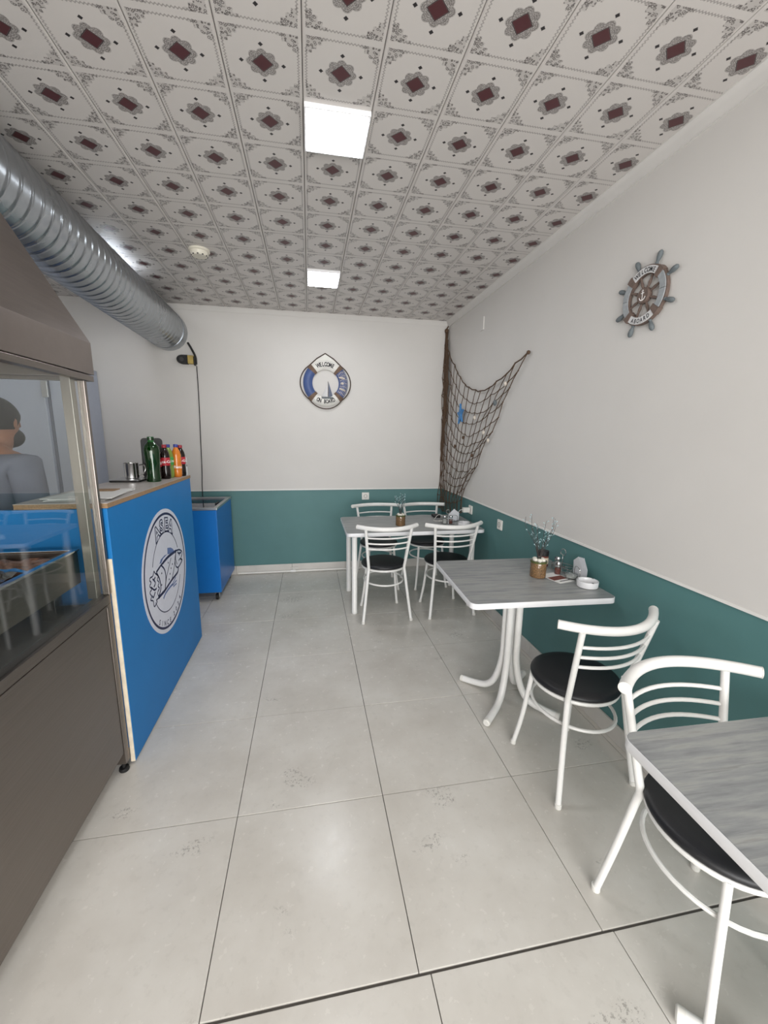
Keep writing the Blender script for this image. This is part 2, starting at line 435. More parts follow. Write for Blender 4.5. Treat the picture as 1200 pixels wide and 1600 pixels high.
M['pebble'] = pm('white_pebble', (222, 218, 206), 0.5, var=0.08)
M['bark'] = pm('brown_bark_chips', (140, 104, 66), 0.8, var=0.7, vscale=170, bump=0.8, bscale=200)
M['moss'] = pm('green_moss', (74, 84, 40), 0.9, var=0.3, vscale=120)
M['twig'] = pm('dark_twig', (62, 58, 56), 0.85, var=0.2)
M['blossom'] = pm('pale_blue_buds', (176, 204, 210), 0.6, var=0.1)
M['spice'] = pm('red_brown_spice', (112, 62, 52), 0.8, var=0.3, vscale=200)
M['salt'] = pm('salt_grains', (214, 212, 208), 0.9, var=0.05)
M['meat'] = pm('grilled_minced_meat', (140, 96, 74), 0.75, var=0.45, vscale=70, bump=0.9, bscale=60)
M['foil'] = pm('crumpled_foil', (205, 205, 205), 0.2, 1.0, var=0.1, bump=1.0, bscale=40)
M['skin'] = pm('skin', (150, 104, 80), 0.55, var=0.06)
M['hair'] = pm('black_hair', (24, 21, 20), 0.55, var=0.3, vscale=180, bump=0.6, bscale=260)
M['shirt'] = pm('grey_work_shirt', (104, 108, 122), 0.85, var=0.10, vscale=9, bump=0.3, bscale=30)
M['apron'] = pm('dark_navy_trousers', (40, 42, 54), 0.85, var=0.1, bump=0.3)

# ------------------------------------------------------------------ room shell
XL, XR, YB, YF, ZC, ZD = -2.75, 1.52, 4.50, -2.40, 2.75, 0.93
fl = struct(MB().box(XL-0.1, XR+0.1, YF-0.1, YB+0.1, -0.12, -0.006).obj('floor', M['grout']))
tiles = {}
def tile(x0, x1, y0, y1):
    w, d = round(x1-x0, 3), round(y1-y0, 3)
    if (w, d) not in tiles:
        tiles[(w, d)] = MB().bbox(-w/2+0.0014, w/2-0.0014, -d/2+0.0014, d/2-0.0014, -0.012, 0.0, 0.0016).mesh('tile', M['floor'])
    o = bpy.data.objects.new('tile', tiles[(w, d)]); col.objects.link(o); o.parent = fl
    o.location = ((x0+x1)/2, (y0+y1)/2, random.uniform(-0.0012, 0.0))
GX, GY, T = -0.9194, 4.4683, 0.6
def cols(shift):
    xs = [XL]+[x for x in [GX+shift+T*k for k in range(-3, 5)] if XL+0.02 < x < XR-0.02]+[XR]
    return xs
rows = [YB, GY]+[GY-T*k for k in range(1, 7)]
for a, b in zip(rows[:-1], rows[1:]):
    xs = cols(0.0)
    for x0, x1 in zip(xs[:-1], xs[1:]): tile(x0, x1, b, a)
y = rows[-1]-0.006; xs = cols(0.034)
while y > YF+0.05:
    y2 = max(YF, y-T)
    for x0, x1 in zip(xs[:-1], xs[1:]): tile(x0, x1, y2, y)
    y = y2

def dado_wall(name, upper, lower, lip):
    w = struct(MB().box(*upper).obj(name, M['wall']))
    MB().box(*lower).obj('dado', M['teal'], w)
    MB().box(*lip).obj('dado_lip', M['trim'], w)
    return w
dado_wall('wall_back', (XL, XR+0.1, YB-0.003, YB+0.1, ZD, ZC+0.1), (XL, XR+0.1, YB, YB+0.1, 0, ZD), (XL, XR, YB-0.008, YB+0.02, ZD, ZD+0.012))
dado_wall('wall_right', (XR-0.003, XR+0.1, YF, YB, ZD, ZC+0.1), (XR, XR+0.1, YF, YB, 0, ZD), (XR-0.008, XR+0.02, YF, YB-0.01, ZD, ZD+0.012))
struct(MB().box(XL-0.1, XL, YF, YB+0.1, 0, ZC+0.1).obj('wall_left', M['wall']))
WX0, WX1, WZ0, WZ1 = -1.46, 1.46, 0.25, 2.45
wf = struct(MB().box(XL-0.1, WX0, YF-0.1, YF, 0, ZC+0.1).box(WX1, XR+0.1, YF-0.1, YF, 0, ZC+0.1).box(WX0, WX1, YF-0.1, YF, 0, WZ0).box(WX0, WX1, YF-0.1, YF, WZ1, ZC+0.1).obj('wall_front', M['wall']))
win = struct(thing('window_1', 'shop window', 'window')); del win['category']; del win['label']
for k in range(4):
    x = WX0+(WX1-WX0)*k/3
    MB().bbox(x-0.03, x+0.03, YF-0.08, YF-0.02, WZ0, WZ1).obj('window_frame', M['trim'], win)
for z in (WZ0+0.03, WZ1-0.03): MB().bbox(WX0, WX1, YF-0.08, YF-0.02, z-0.03, z+0.03).obj('window_frame', M['trim'], win)

# ceiling: printed pvc panels, one object each
ce = struct(MB().box(XL-0.1, XR+0.1, YF-0.1, YB+0.1, ZC+0.012, ZC+0.12).obj('ceiling', M['shadow']))
PW = 0.2607
for k in range(-11, 6):
    xc = 0.1347+PW*k
    x0, x1 = max(XL, xc-PW/2), min(XR, xc+PW/2)
    yo = 1.634-0.033*(xc-0.64)
    mb = MB()
    prof = [(x0+0.0012-xc, 0.012), (x0+0.0012-xc, 0.004), (x0+0.005-xc, 0.0), (x1-0.005-xc, 0.0), (x1-0.0012-xc, 0.004), (x1-0.0012-xc, 0.012)]
    ya, yb = YF-yo, YB-yo
    vs = [(p[0], yy, p[1]) for yy in (ya, yb) for p in prof]; n = len(prof)
    mb.add(vs, [(i, (i+1) % n, n+(i+1) % n, n+i) for i in range(n)]+[tuple(range(n)), tuple(range(n, 2*n))[::-1]])
    mb.obj('ceiling_panel', M['ceil'], ce, (xc, yo, ZC), sharp=20)
for i, (nm, pts) in enumerate((('trim_1', ('x', XR)), ('trim_2', ('y', YB)))):
    # crown moulding profile, (out from wall, below ceiling)
    prof = [(0.0, 0.0), (0.032, 0.0), (0.032, 0.006), (0.026, 0.010), (0.016, 0.026), (0.012, 0.044), (0.008, 0.050), (0.008, 0.058), (0.0, 0.058)]
    if pts[0] == 'y': prof = [(a*0.55, b*0.8) for a, b in prof]
    mb = MB(); n = len(prof)
    if pts[0] == 'x': vs = [(XR-0.003-a, yy, ZC-b) for yy in (YF, YB-0.004) for a, b in prof]
    else: vs = [(xx, YB-0.003-a, ZC-b) for xx in (XL, XR-0.004) for a, b in prof]
    mb.add(vs, [(i, (i+1) % n, n+(i+1) % n, n+i) for i in range(n)]+[tuple(range(n)), tuple(range(n, 2*n))[::-1]])
    struct(mb.obj(nm, M['wall']))
# skirting tiles
bbm = {}
def skirt(parent, x0, x1, y0, y1, h):
    MB().bbox(x0, x1, y0, y1, 0.0, h, 0.003).obj('skirting_tile', M['skirt'], parent)
bl = struct(MB().box(XL, XR-0.016, YB-0.008, YB, 0.0, 0.09).obj('baseboard_back', M['grout']))
xs = [XL]+[GX+0.1+T*k for k in range(-3, 5) if XL < GX+0.1+T*k < XR-0.05]+[XR-0.015]
for a, b in zip(xs[:-1], xs[1:]): skirt(bl, a+0.001, b-0.001, YB-0.014, YB-0.001, 0.095)
br = struct(MB().box(XR-0.008, XR, YF, YB, 0.0, 0.09).obj('baseboard_right', M['grout']))
ys = [YB-0.016]+[GY-0.26-T*k for k in range(0, 12) if GY-0.26-T*k > YF+0.05]+[YF]
for a, b in zip(ys[:-1], ys[1:]): skirt(br, XR-0.014, XR-0.001, b+0.001, a-0.001, 0.095)

# ------------------------------------------------------------------ ceiling lamps, detector
def ceiling_lamp(x0, x1, y0, y1, label):
    t = thing('ceiling_light', label, 'ceiling light', ((x0+x1)/2, (y0+y1)/2, ZC), 0, 'square ceiling lights')
    w, d = (x1-x0)/2, (y1-y0)/2
    fr = MB()
    for q in ((-w, w, -d, -d+0.008), (-w, w, d-0.008, d), (-w, -w+0.008, -d+0.008, d-0.008), (w-0.008, w, -d+0.008, d-0.008)):
        fr.bbox(q[0], q[1], q[2], q[3], -0.018, 0.0, 0.002)
    fr.obj('lamp_frame', M['lampframe'], t)
    MB().prism(rrect(-w+0.0085, w-0.0085, -d+0.0085, d-0.0085, 0.012), -0.020, -0.002, 0.003).obj('diffuser', M['lamp'], t)
ceiling_lamp(0.008, 0.262, 1.79, 2.04, 'large lit square ceiling light nearest the camera')
ceiling_lamp(0.012, 0.262, 3.36, 3.68, 'small lit ceiling light far off in line with the life buoy')
ceiling_lamp(-1.545, -1.300, 3.36, 3.64, 'lit ceiling light half hidden behind the metal duct')
t = thing('smoke_detector', 'round ivory smoke detector on the ceiling beside the duct', 'smoke detector', (-0.705, 3.20, ZC))
MB().lathe([(0.0, 0.0), (0.068, 0.0), (0.068, -0.012), (0.064, -0.015), (0.0, -0.015)], 28).obj('base', M['detector'], t)
MB().lathe([(0.058, -0.0152), (0.057, -0.030), (0.048, -0.042), (0.0, -0.044)], 28).obj('cover', M['detector'], t)
for k in range(10):
    a = 2*PI*k/10
    MB().bbox(-0.005, 0.005, -0.003, 0.003, -0.0425, -0.0365, 0.001).xf(Matrix.Rotation(a, 4, 'Z') @ Matrix.Translation((0, 0.05, 0))).obj('vent_slot', M['holes'], t)

# ------------------------------------------------------------------ chairs
def make_chair(label):
    t = thing('bistro_chair', label, 'chair', group='white tube chairs with round black seats')
    ring = [(0.178*math.cos(a), 0.178*math.sin(a), 0.438) for a in [2*PI*k/40 for k in range(40)]]
    MB().tube(ring, 0.010, 8, closed=True).lathe([(0.0, 0.440), (0.176, 0.440), (0.176, 0.446), (0.0, 0.446)], 40).obj('seat_ring', M['white'], t)
    MB().lathe([(0.0, 0.447), (0.180, 0.447), (0.189, 0.452), (0.192, 0.460), (0.189, 0.469), (0.178, 0.476), (0.150, 0.480), (0.0, 0.482)], 44).obj('seat', M['vinyl'], t, sharp=60)
    def post(s, z):   # centre of a back post at height z
        k = (z-0.45)/0.35; return (s*(0.150+0.037*k), -0.128-0.075*k, z)
    for s in (-1, 1):
        p = crom([(s*0.202, -0.190, 0.012), (s*0.178, -0.160, 0.21), (s*0.156, -0.135, 0.40), (s*0.150, -0.129, 0.45), (s*0.156, -0.141, 0.51), post(s, 0.66), post(s, 0.80)], 5)
        MB().tube(p, 0.0125, 10).obj('rear_leg', M['white'], t)
        MB().lathe([(0.0, 0.0), (0.0145, 0.0), (0.0150, 0.004), (0.0150, 0.018), (0.0128, 0.020)], 12, (s*0.203, -0.191, 0)).obj('foot_cap', M['rubber'], t)
        q = crom([(s*0.125, 0.128, 0.438), (s*0.132, 0.138, 0.33), (s*0.146, 0.156, 0.16), (s*0.165, 0.178, 0.012)], 5)
        MB().tube(q, 0.0115, 10).obj('front_leg', M['white'], t)
        MB().lathe([(0.0, 0.0), (0.0135, 0.0), (0.0140, 0.004), (0.0140, 0.018), (0.0118, 0.020)], 12, (s*0.166, 0.179, 0)).obj('foot_cap', M['rubber'], t)
    rr = [(0.178*math.cos(a)*0.94, 0.190*math.sin(a), 0.318) for a in [2*PI*k/40 for k in range(40)]]
    MB().tube(rr, 0.0075, 8, closed=True).obj('stretcher_ring', M['white'], t)
    for z in (0.632, 0.680, 0.728):
        a, b = post(-1, z), post(1, z)
        pts = [(a[0]+(b[0]-a[0])*k/12, a[1]-0.050*(1-(2*k/12-1)**2), z) for k in range(13)]
        MB().tube(pts, 0.0068, 8).obj('back_bar', M['white'], t)
    pts = [(-0.245+0.49*k/24, -0.252+0.112*abs(2*k/24-1)**2.0, 0.805+0.006*abs(2*k/24-1)**2) for k in range(25)]
    MB().tube(pts, 0.0180, 14).obj('top_rail', M['white'], t)
    for s in (-1, 1):
        e = Vector(pts[0 if s < 0 else -1]); d = (e-Vector(pts[1 if s < 0 else -2])).normalized()
        MB().tube([e+d*0.0004, e+d*0.003, e+d*0.0045], [0.0186, 0.0186, 0.014], 14).obj('rail_cap', M['rubber'], t)
    return t
chair0 = make_chair('left of the two white chairs with their backs to the camera at the far table')
spots = [(0.607, 3.281, 1, None),
         (1.170, 3.290, 3, 'right of the two white chairs with their backs to the camera at the far table'),
         (1.176, 1.500, 7, 'white tube chair at the square table, round black seat in full view'),
         (1.143, 0.787, 180, 'white tube chair facing the camera, its black seat half under the nearest table'),
         (0.678, 3.955, 184, 'white tube chair behind the far table below the wall socket, only its back showing'),
         (1.178, 3.945, 184, 'white tube chair behind the far table nearest the room corner')]
for i, (x, y, a, lb) in enumerate(spots):
    o = chair0 if i == 0 else copy_tree(chair0)
    o.location = (x, y, 0); o.rotation_euler = (0, 0, math.radians(a))
    if lb: o['label'] = lb

# ------------------------------------------------------------------ tables
def tabletop(t, w, d, z):
    MB().prism(rrect(-w/2, w/2, -d/2, d/2, 0.035), z-0.030, z-0.0015, 0.0015).obj('edge_band', M['edge'], t)
    MB().prism(rrect(-w/2+0.0025, w/2-0.0025, -d/2+0.0025, d/2-0.0025, 0.033), z-0.010, z, 0.0008).obj('table_top', M['wood'], t)
def pedestal(t, z):
    MB().bbox(-0.16, 0.16, -0.16, 0.16, z-0.036, z-0.0302, 0.001).obj('mounting_plate', M['white'], t)
    for sx in (-1, 1):
        for sy in (-1, 1):
            k = 0.027
            p = crom([(sx*k, sy*k, z-0.034), (sx*k, sy*k, 0.40), (sx*(k+0.003), sy*(k+0.003), 0.25), (sx*0.055, sy*0.055, 0.11), (sx*0.092, sy*0.092, 0.045), (sx*0.150, sy*0.150, 0.026), (sx*0.205, sy*0.205, 0.0205)], 6)
            MB().tube(p, 0.0195, 12).obj('leg', M['white'], t)
            e = Vector(p[-1]); d = (e-Vector(p[-2])).normalized()
            mb = MB().tube([e-d*0.012, e+d*0.006, e+d*0.010], [0.0205, 0.0205, 0.016], 12)
            mb.obj('foot_cap', M['rubber'], t)
t2 = thing('pedestal_table', 'square grey pedestal table carrying the ashtray and condiments', 'table', (1.122, 1.992, 0), math.radians(-2.5), 'grey topped white tables')
tabletop(t2, 0.75, 0.67, 0.76); pedestal(t2, 0.76)
t1 = thing('pedestal_table', 'empty grey pedestal table cut off at the lower right, nearest the camera', 'table', (1.140, 0.443, 0), math.radians(-1.5), 'grey topped white tables')
tabletop(t1, 0.70, 0.74, 0.76); pedestal(t1, 0.76)
t3 = thing('dining_table', 'long grey four-legged table in the far corner under the net', 'table', (0.887, 3.552, 0), 0, 'grey topped white tables')
tabletop(t3, 1.205, 0.695, 0.74)
MB().bbox(-0.53, 0.53, -0.275, 0.275, 0.688, 0.7095, 0.002).obj('apron_frame', M['white'], t3)
for sx in (-1, 1):
    for sy in (-1, 1):
        MB().lathe([(0.0, 0.0), (0.024, 0.0), (0.025, 0.004), (0.025, 0.030), (0.0235, 0.032), (0.0235, 0.687)], 18, (sx*0.528, 0.015+sy*0.262, 0)).obj('leg', M['white'], t3)

# ------------------------------------------------------------------ blue service counter with sticker
BX = -0.835
ct = thing('service_counter', 'blue service counter with a round fish logo and bottles on top', 'counter', (BX, 2.44, 0))
L = lambda x: x-BX
def cpart(name, m, *b, bev=0.002): return MB().bbox(b[0]-BX, b[1]-BX, b[2]-2.44, b[3]-2.44, b[4], b[5], bev).obj(name, M[m], ct)
cpart('front_panel', 'blue', BX-0.018, BX, 1.838, 3.055, 0.010, 1.218)
cpart('panel_edge_strip', 'cream', BX-0.020, BX-0.0015, 1.8325, 1.8378, 0.010, 1.0)
cpart('end_panel', 'blue', -1.62, BX-0.021, 1.840, 1.858, 0.080, 1.216)
cpart('end_panel', 'blue', -1.17, BX-0.021, 3.030, 3.050, 0.010, 1.216)
cpart('back_board', 'cream', -1.165, -1.150, 1.860, 3.028, 0.010, 1.216)
cpart('shelf', 'cream', -1.148, BX-0.021, 1.860, 3.028, 0.60, 0.618)
cpart('counter_top', 'ctop', -1.175, BX+0.004, 1.838, 3.060, 1.2385, 1.2405, bev=0.0005)
cpart('top_core', 'chip', -1.174, BX+0.003, 1.839, 3.059, 1.2185, 1.2384, bev=0.0008)

st = thing('logo_sticker', 'round white sticker with a fish wrap drawing reading ASEA on the blue counter', 'sticker')
on_wall(st, (BX+0.0006, 2.452, 0.742), (0, 1, 0), (0, 0, 1))
S = 0.342
MB().lathe([(0.0, 0.0), (1.05*S, 0.0), (1.05*S, 0.001), (0.0, 0.001)], 72).obj('backing', M['sticker'], st)
MB().sector(0.945*S, 0.985*S, 0, 360, 0.001, 0.0014, 96).obj('outer_ring', M['navy'], st)
ir = MB()
def arcpts(a0, a1, r): return [(r*S*math.cos(math.radians(a0+(a1-a0)*k/40)), r*S*math.sin(math.radians(a0+(a1-a0)*k/40))) for k in range(41)]
ribbon(ir, arcpts(158, 20, 0.655), 0.006, 0.0012); ribbon(ir, arcpts(-25, -152, 0.70), 0.006, 0.0012)
ir.obj('inner_ring', M['navy'], st)
text_arc(MB(), 'ASEA', 0.074, 0.785*S, 88, 16.5, 0.0012, sx=1.08, weight=0.11).obj('lettering', M['navy'], st)
text_arc(MB(), 'ASEA', 0.074, 0.785*S, 88, 16.5, 0.0016, sx=1.08, weight=0.0).obj('lettering_fill', M['sticker'], st)
sm = MB(); text_arc(sm, 'SINCE', 0.029, 0.885*S, -110, 8.3, 0.0012, inward=True); text_arc(sm, '2024', 0.029, 0.87*S, -67, 8.8, 0.0012, inward=True)
sm.obj('lettering', M['navy'], st)
def P2(l): return [(x*S, y*S) for x, y in l]
for poly in ([(.099,.361),(.258,.325),(.369,.269),(.43,.209),(.185,.229),(.081,.252)], [(-.318,.206),(-.241,.26),(-.06,.277),(.073,.259),(-.136,.244),(-.236,.196)]):
    MB().prism(P2(poly), 0.001, 0.0013).obj('fin_shape', M['steelblue'], st)
fill = MB()
for stroke, w in (([(-.281,-.406),(-.178,-.358),(.015,-.334),(.212,-.332)], .014), ([(.185,-.339),(.271,-.302),(.394,-.268)], .009), ([(.206,-.356),(.311,-.343),(.418,-.338)], .009), ([(.223,-.388),(.404,-.392)], .009)):
    ribbon(fill, crom([(x*S, y*S, 0) for x, y in stroke], 5), w, 0.0013)
fill.obj('fork_drawing', M['steelblue'], st)
fish = MB()
strokes = [([(-.175,.176),(.106,.203),(.53,.189)], .017), ([(.53,.189),(.70,.16),(.837,.091),(.84,.036),(.746,-.036),(.822,-.078),(.695,-.12),(.552,-.136),(.445,-.074),(.426,.054),(.53,.189)], .010),
 ([(.824,-.069),(.722,-.02),(.619,-.027)], .008), ([(.567,-.141),(.504,-.218),(.184,-.245),(-.186,-.298)], .015), ([(-.186,-.298),(-.341,-.301),(-.49,-.304)], .018),
 ([(.236,.146),(.05,-.012),(-.071,-.119),(-.186,-.298)], .007), ([(-.245,.159),(-.12,.045),(-.092,-.111),(-.186,-.298)], .011), ([(-.175,.176),(-.265,.166),(-.484,.122)], .013),
 ([(-.484,.122),(-.377,-.025),(-.356,-.191),(-.49,-.304)], .011), ([(.445,.066),(.322,-.103),(.184,-.245)], .008),
 ([(-.653,.075),(-.56,-.02),(-.632,-.069)], .010), ([(-.737,-.029),(-.624,-.118),(-.527,-.125)], .010), ([(-.596,-.16),(-.688,-.215),(-.733,-.166)], .010), ([(-.539,.064),(-.604,.042)], .010),
 ([(.50,.17),(.47,.05),(.52,-.07)], .008), ([(.60,.15),(.66,.10),(.80,.08)], .012)]
for l, w in strokes: ribbon(fish, crom([(x*S, y*S, 0) for x, y in l], 5), w, 0.0014)
let = [(-.57,.174),(-.525,.12),(-.424,.039),(-.468,-.007),(-.411,-.075),(-.463,-.118),(-.414,-.169),(-.507,-.21),(-.477,-.301),(-.584,-.304),(-.562,-.344),(-.688,-.368),(-.709,-.267),(-.802,-.213),(-.754,-.172),(-.802,-.093),(-.719,-.066),(-.785,.004),(-.72,.039),(-.764,.085),(-.737,.12),(-.636,.114),(-.57,.174)]
ribbon(fish, crom([(x*S, y*S, 0) for x, y in let], 4), .008, 0.0014)
for x, y in [(.08,.103),(.277,.015),(.19,-.033),(-.257,.028),(.121,-.111),(.052,-.188),(-.304,-.155),(.688,.063)]:
    fish.prism([(x*S+0.006*math.cos(a), y*S+0.006*math.sin(a)) for a in [2*PI*k/8 for k in range(8)]], 0.001, 0.0014)
fish.obj('fish_wrap_drawing', M['navy'], st)

# ------------------------------------------------------------------ blue chest freezer on casters
fz = thing('chest_freezer', 'blue chest freezer on casters against the back wall', 'freezer', (-1.27, 4.08, 0))
def fp(name, m, *b, bev=0.003): return MB().bbox(b[0]+1.27, b[1]+1.27, b[2]-4.08, b[3]-4.08, b[4], b[5], bev).obj(name, M[m], fz)
fp('body', 'freezer', -1.715, -0.825, 3.748, 4.425, 0.085, 0.858, bev=0.006)
for q in ((-1.72, -0.82, 3.742, 3.775), (-1.72, -0.82, 4.397, 4.43), (-1.72, -1.685, 3.776, 4.396), (-0.855, -0.82, 3.776, 4.396)):
    fp('lid_frame', 'alu', q[0], q[1], q[2], q[3], 0.8585, 0.880)
fp('lid_glass', 'lid', -1.684, -1.272, 3.777, 4.395, 0.868, 0.873, bev=0.001)
fp('lid_glass', 'lid', -1.268, -0.856, 3.777, 4.395, 0.861, 0.866, bev=0.001)
fp('lid_handle', 'black', -0.895, -0.880, 4.02, 4.14, 0.8665, 0.876)
for x, y in ((-0.875, 3.80), (-1.665, 3.80), (-0.875, 4.375), (-1.665, 4.375)):
    c = MB().bbox(x+1.27-0.022, x+1.27+0.022, y-4.08-0.022, y-4.08+0.022, 0.078, 0.0848, 0.001)
    for s in (-1, 1): c.bbox(x+1.27+s*0.017-0.0015, x+1.27+s*0.017+0.0015, y-4.08-0.018, y-4.08+0.018, 0.030, 0.079, 0.0005)
    cf = c.obj('caster', M['steelb'], fz)
    w = MB().lathe([(0.006, -0.012), (0.026, -0.012), (0.030, -0.008), (0.030, 0.008), (0.026, 0.012), (0.006, 0.012)], 22).xf(Matrix.Translation((x+1.27, y-4.08, 0.030)) @ Matrix.Rotation(PI/2, 4, 'Y'))
    w.obj('wheel', M['black'], cf)

# ------------------------------------------------------------------ stainless grill station with glass front and hood
gs = thing('grill_station', 'stainless steel grill station with glass screen and sloping hood', 'grill', (-1.24, 1.30, 0))
OX, OY = -1.24, 1.30
def gp(name, m, x0, x1, y0, y1, z0, z1, bev=0.002, parent=gs): return MB().bbox(x0-OX, x1-OX, y0-OY, y1-OY, z0, z1, bev).obj(name, M[m], parent)
FX, BK, YN, YE = -0.850, -1.62, 0.62, 1.818
gp('front_panel', 'steel', FX-0.0200, FX-0.004, YN+0.04, YE-0.040, 0.105, 0.815)
gp('sill_rail', 'steel', FX-0.045, FX, YN+0.04, YE-0.0005, 0.8155, 0.852)
gp('sill_lip', 'steel', FX-0.002, FX+0.003, YN+0.04, YE-0.04, 0.806, 0.8150, 0.0008)
gp('plinth', 'steel', FX-0.090, FX-0.072, YN+0.05, 1.80, 0.0, 0.10)
gp('end_panel', 'steel', BK+0.04, FX-0.050, YE-0.012, YE-0.002, 0.12, 0.80)
gp('base_tray', 'black', BK+0.04, FX-0.046, YN+0.04, YE-0.014, 0.80, 0.815)
for x in (FX-0.0405, BK):
    for y in (YN, YE-0.0385):
        p = gp('corner_post', 'steel', x, x+0.040, y, y+0.038, 0.045, 0.8150 if x < -1 else 0.8152)
        MB().lathe([(0.0, 0.0), (0.020, 0.0), (0.022, 0.006), (0.020, 0.016), (0.008, 0.018), (0.008, 0.045)], 16, (x+0.020-OX, y+0.019-OY, 0)).obj('levelling_foot', M['black'], p)
for x, y in ((FX-0.0600, YE-0.020), (BK, YE-0.040), (BK, YN), (FX-0.045, YN)):
    gp('upright', 'steelp' if y > 1 and x > -1 else 'steel', x, x+0.034, y-0.034, y, 0.8525, 1.738)
gp('upright_cover', 'steel', FX-0.022, FX+0.003, YE-0.016, YE+0.004, 0.8525, 1.7250)
gp('glass_pane', 'glass', FX-0.016, FX-0.010, YN+0.04, YE-0.018, 0.8525, 1.7245, 0.0008)
# hood: skirt, lip and a tapering canopy
HX0, HX1, HY0, HY1 = -1.64, -0.838, 0.58, 1.868
hood = MB()
tx0, tx1, ty0, ty1, zt = -1.455, -1.025, 0.765, 1.713, 2.30
hood.add([(HX0-OX, HY0-OY, 1.872), (HX1-OX, HY0-OY, 1.872), (HX1-OX, HY1-OY, 1.872), (HX0-OX, HY1-OY, 1.872),
          (tx0-OX, ty0-OY, zt), (tx1-OX, ty0-OY, zt), (tx1-OX, ty1-OY, zt), (tx0-OX, ty1-OY, zt)],
         [(0,1,5,4), (1,2,6,5), (2,3,7,6), (3,0,4,7), (4,5,6,7)])
hood.obj('hood_canopy', M['steel_h'], gs, sharp=20)
sk = MB()
for q in ((HX1-0.012, HX1, HY0, HY1), (HX0, HX0+0.012, HY0, HY1), (HX0+0.0125, HX1-0.0125, HY1-0.012, HY1), (HX0+0.0125, HX1-0.0125, HY0, HY0+0.012)):
    sk.bbox(q[0]-OX, q[1]-OX, q[2]-OY, q[3]-OY, 1.752, 1.8725, 0.001)
sk.obj('hood_skirt', M['steel_h'], gs)
lp = MB()
for q in ((HX1-0.030, HX1-0.002, HY0, HY1-0.002), (HX0, HX0+0.03, HY0, HY1), (HX0+0.0305, HX1-0.0305, HY1-0.03, HY1-0.002), (HX0+0.0305, HX1-0.0305, HY0, HY0+0.03)):
    lp.bbox(q[0]-OX, q[1]-OX, q[2]-OY, q[3]-OY, 1.7265, 1.748, 0.001)
lp.obj('hood_lip', M['steel'], gs)
gp('inner_baffle', 'steel', HX0+0.05, HX1-0.05, HY1-0.10, HY1-0.085, 1.735, 1.86)
# charcoal tray with meat, raised on blocks
tr = thing('grill_tray', 'stainless grill tray of browned meat behind the glass', 'tray', (-1.24, 1.40, 0.816))
def tp(name, m, x0, x1, y0, y1, z0, z1, bev=0.002): return MB().bbox(x0+1.24, x1+1.24, y0-1.40, y1-1.40, z0-0.816, z1-0.816, bev).obj(name, M[m], tr)
tp('tray_wall', 'steel', -0.945, -0.930, 0.75, 1.770, 0.925, 1.058); tp('tray_wall', 'steel', -1.54, -1.525, 0.75, 1.770, 0.925, 1.058)
tp('tray_wall', 'steel', -1.5245, -0.9455, 1.756, 1.770, 0.925, 1.058); tp('tray_wall', 'steel', -1.5245, -0.9455, 0.75, 0.764, 0.925, 1.058)
tp('tray_floor', 'steel', -1.5245, -0.9455, 0.7645, 1.7555, 0.925, 0.935)
tp('tray_rim', 'steelb', -0.948, -0.924, 0.745, 1.775, 1.0585, 1.066); tp('tray_rim', 'steelb', -1.546, -0.9485, 1.753, 1.775, 1.0585, 1.066)
for y in (0.85, 1.655): tp('tray_foot', 'steelb', -1.02, -0.97, y, y+0.05, 0.8165, 0.924)
for y in (0.85, 1.655): tp('tray_foot', 'steelb', -1.50, -1.45, y, y+0.05, 0.8165, 0.924)
mb = MB(); nx, ny = 22, 34; vs, fs = [], []
rg = random.Random(3)
for j in range(ny+1):
    for i in range(nx+1):
        x = -1.52+0.57*i/nx; y = 0.77+0.98*j/ny
        e = min(i, nx-i, j, ny-j); z = 1.040+rg.uniform(-0.008, 0.010)-(0.0 if e else 0.03)
        vs.append((x+1.24, y-1.40, z-0.816))
for j in range(ny):
    for i in range(nx): a = j*(nx+1)+i; fs.append((a, a+1, a+nx+2, a+nx+1))
o = mb.add(vs, fs).obj('meat_layer', M['meat'], tr, sharp=70); o['kind'] = 'stuff'
mb = MB(); vs, fs = [], []
for j in range(9):
    for i in range(9):
        r_ = math.hypot(i-4, j-4)/4
        vs.append((-1.14+0.16*i/8+1.24+rg.uniform(-0.006, 0.006), 1.36+0.20*j/8-1.40+rg.uniform(-0.006, 0.006), 1.057+0.022*(1-r_)+rg.uniform(-0.007, 0.007)-0.816))
for j in range(8):
    for i in range(8): a = j*9+i; fs.append((a, a+1, a+10, a+9))
ff = mb.add(vs, fs).obj('foil_sheet', M['foil'], None, (0, 0, 0), sharp=5); ff.location = (-1.24, 1.40, 0.816)
tag(ff, 'crumpled silver foil lying on the meat in the grill tray', 'foil')

# ------------------------------------------------------------------ spiral duct
dk = thing('exhaust_duct', 'round ribbed galvanised exhaust duct running along the ceiling to the back wall', 'duct', (-1.26, 2.9, 2.50))
mb = MB(); vs, fs = [], []; R0 = 0.178; y0d, y1d = 1.36, 4.36; NR_, NS = 560, 48
def ax(y): k = (y-2.2)/2.3; return (-1.265-0.062*k+1.26, y-2.9, 2.512-0.014*k-2.50)
for j in range(NR_+1):
    y = y0d+(y1d-y0d)*j/NR_; cx, cy, cz = ax(y)
    for k in range(NS):
        a = 2*PI*k/NS; ph = ((y/0.072)+a/(2*PI)) % 1.0
        d = min(ph, 1-ph); bump = 0.0045*max(0.0, 1-d/0.13)
        vs.append((cx+(R0+bump)*math.cos(a), cy, cz+(R0+bump)*math.sin(a)))
for j in range(NR_):
    for k in range(NS): k2 = (k+1) % NS; fs.append((j*NS+k, j*NS+k2, (j+1)*NS+k2, (j+1)*NS+k))
mb.add(vs, fs).obj('spiral_pipe', M['duct'], dk, sharp=80)
a, b = Vector(ax(4.35)), Vector(ax(4.497))
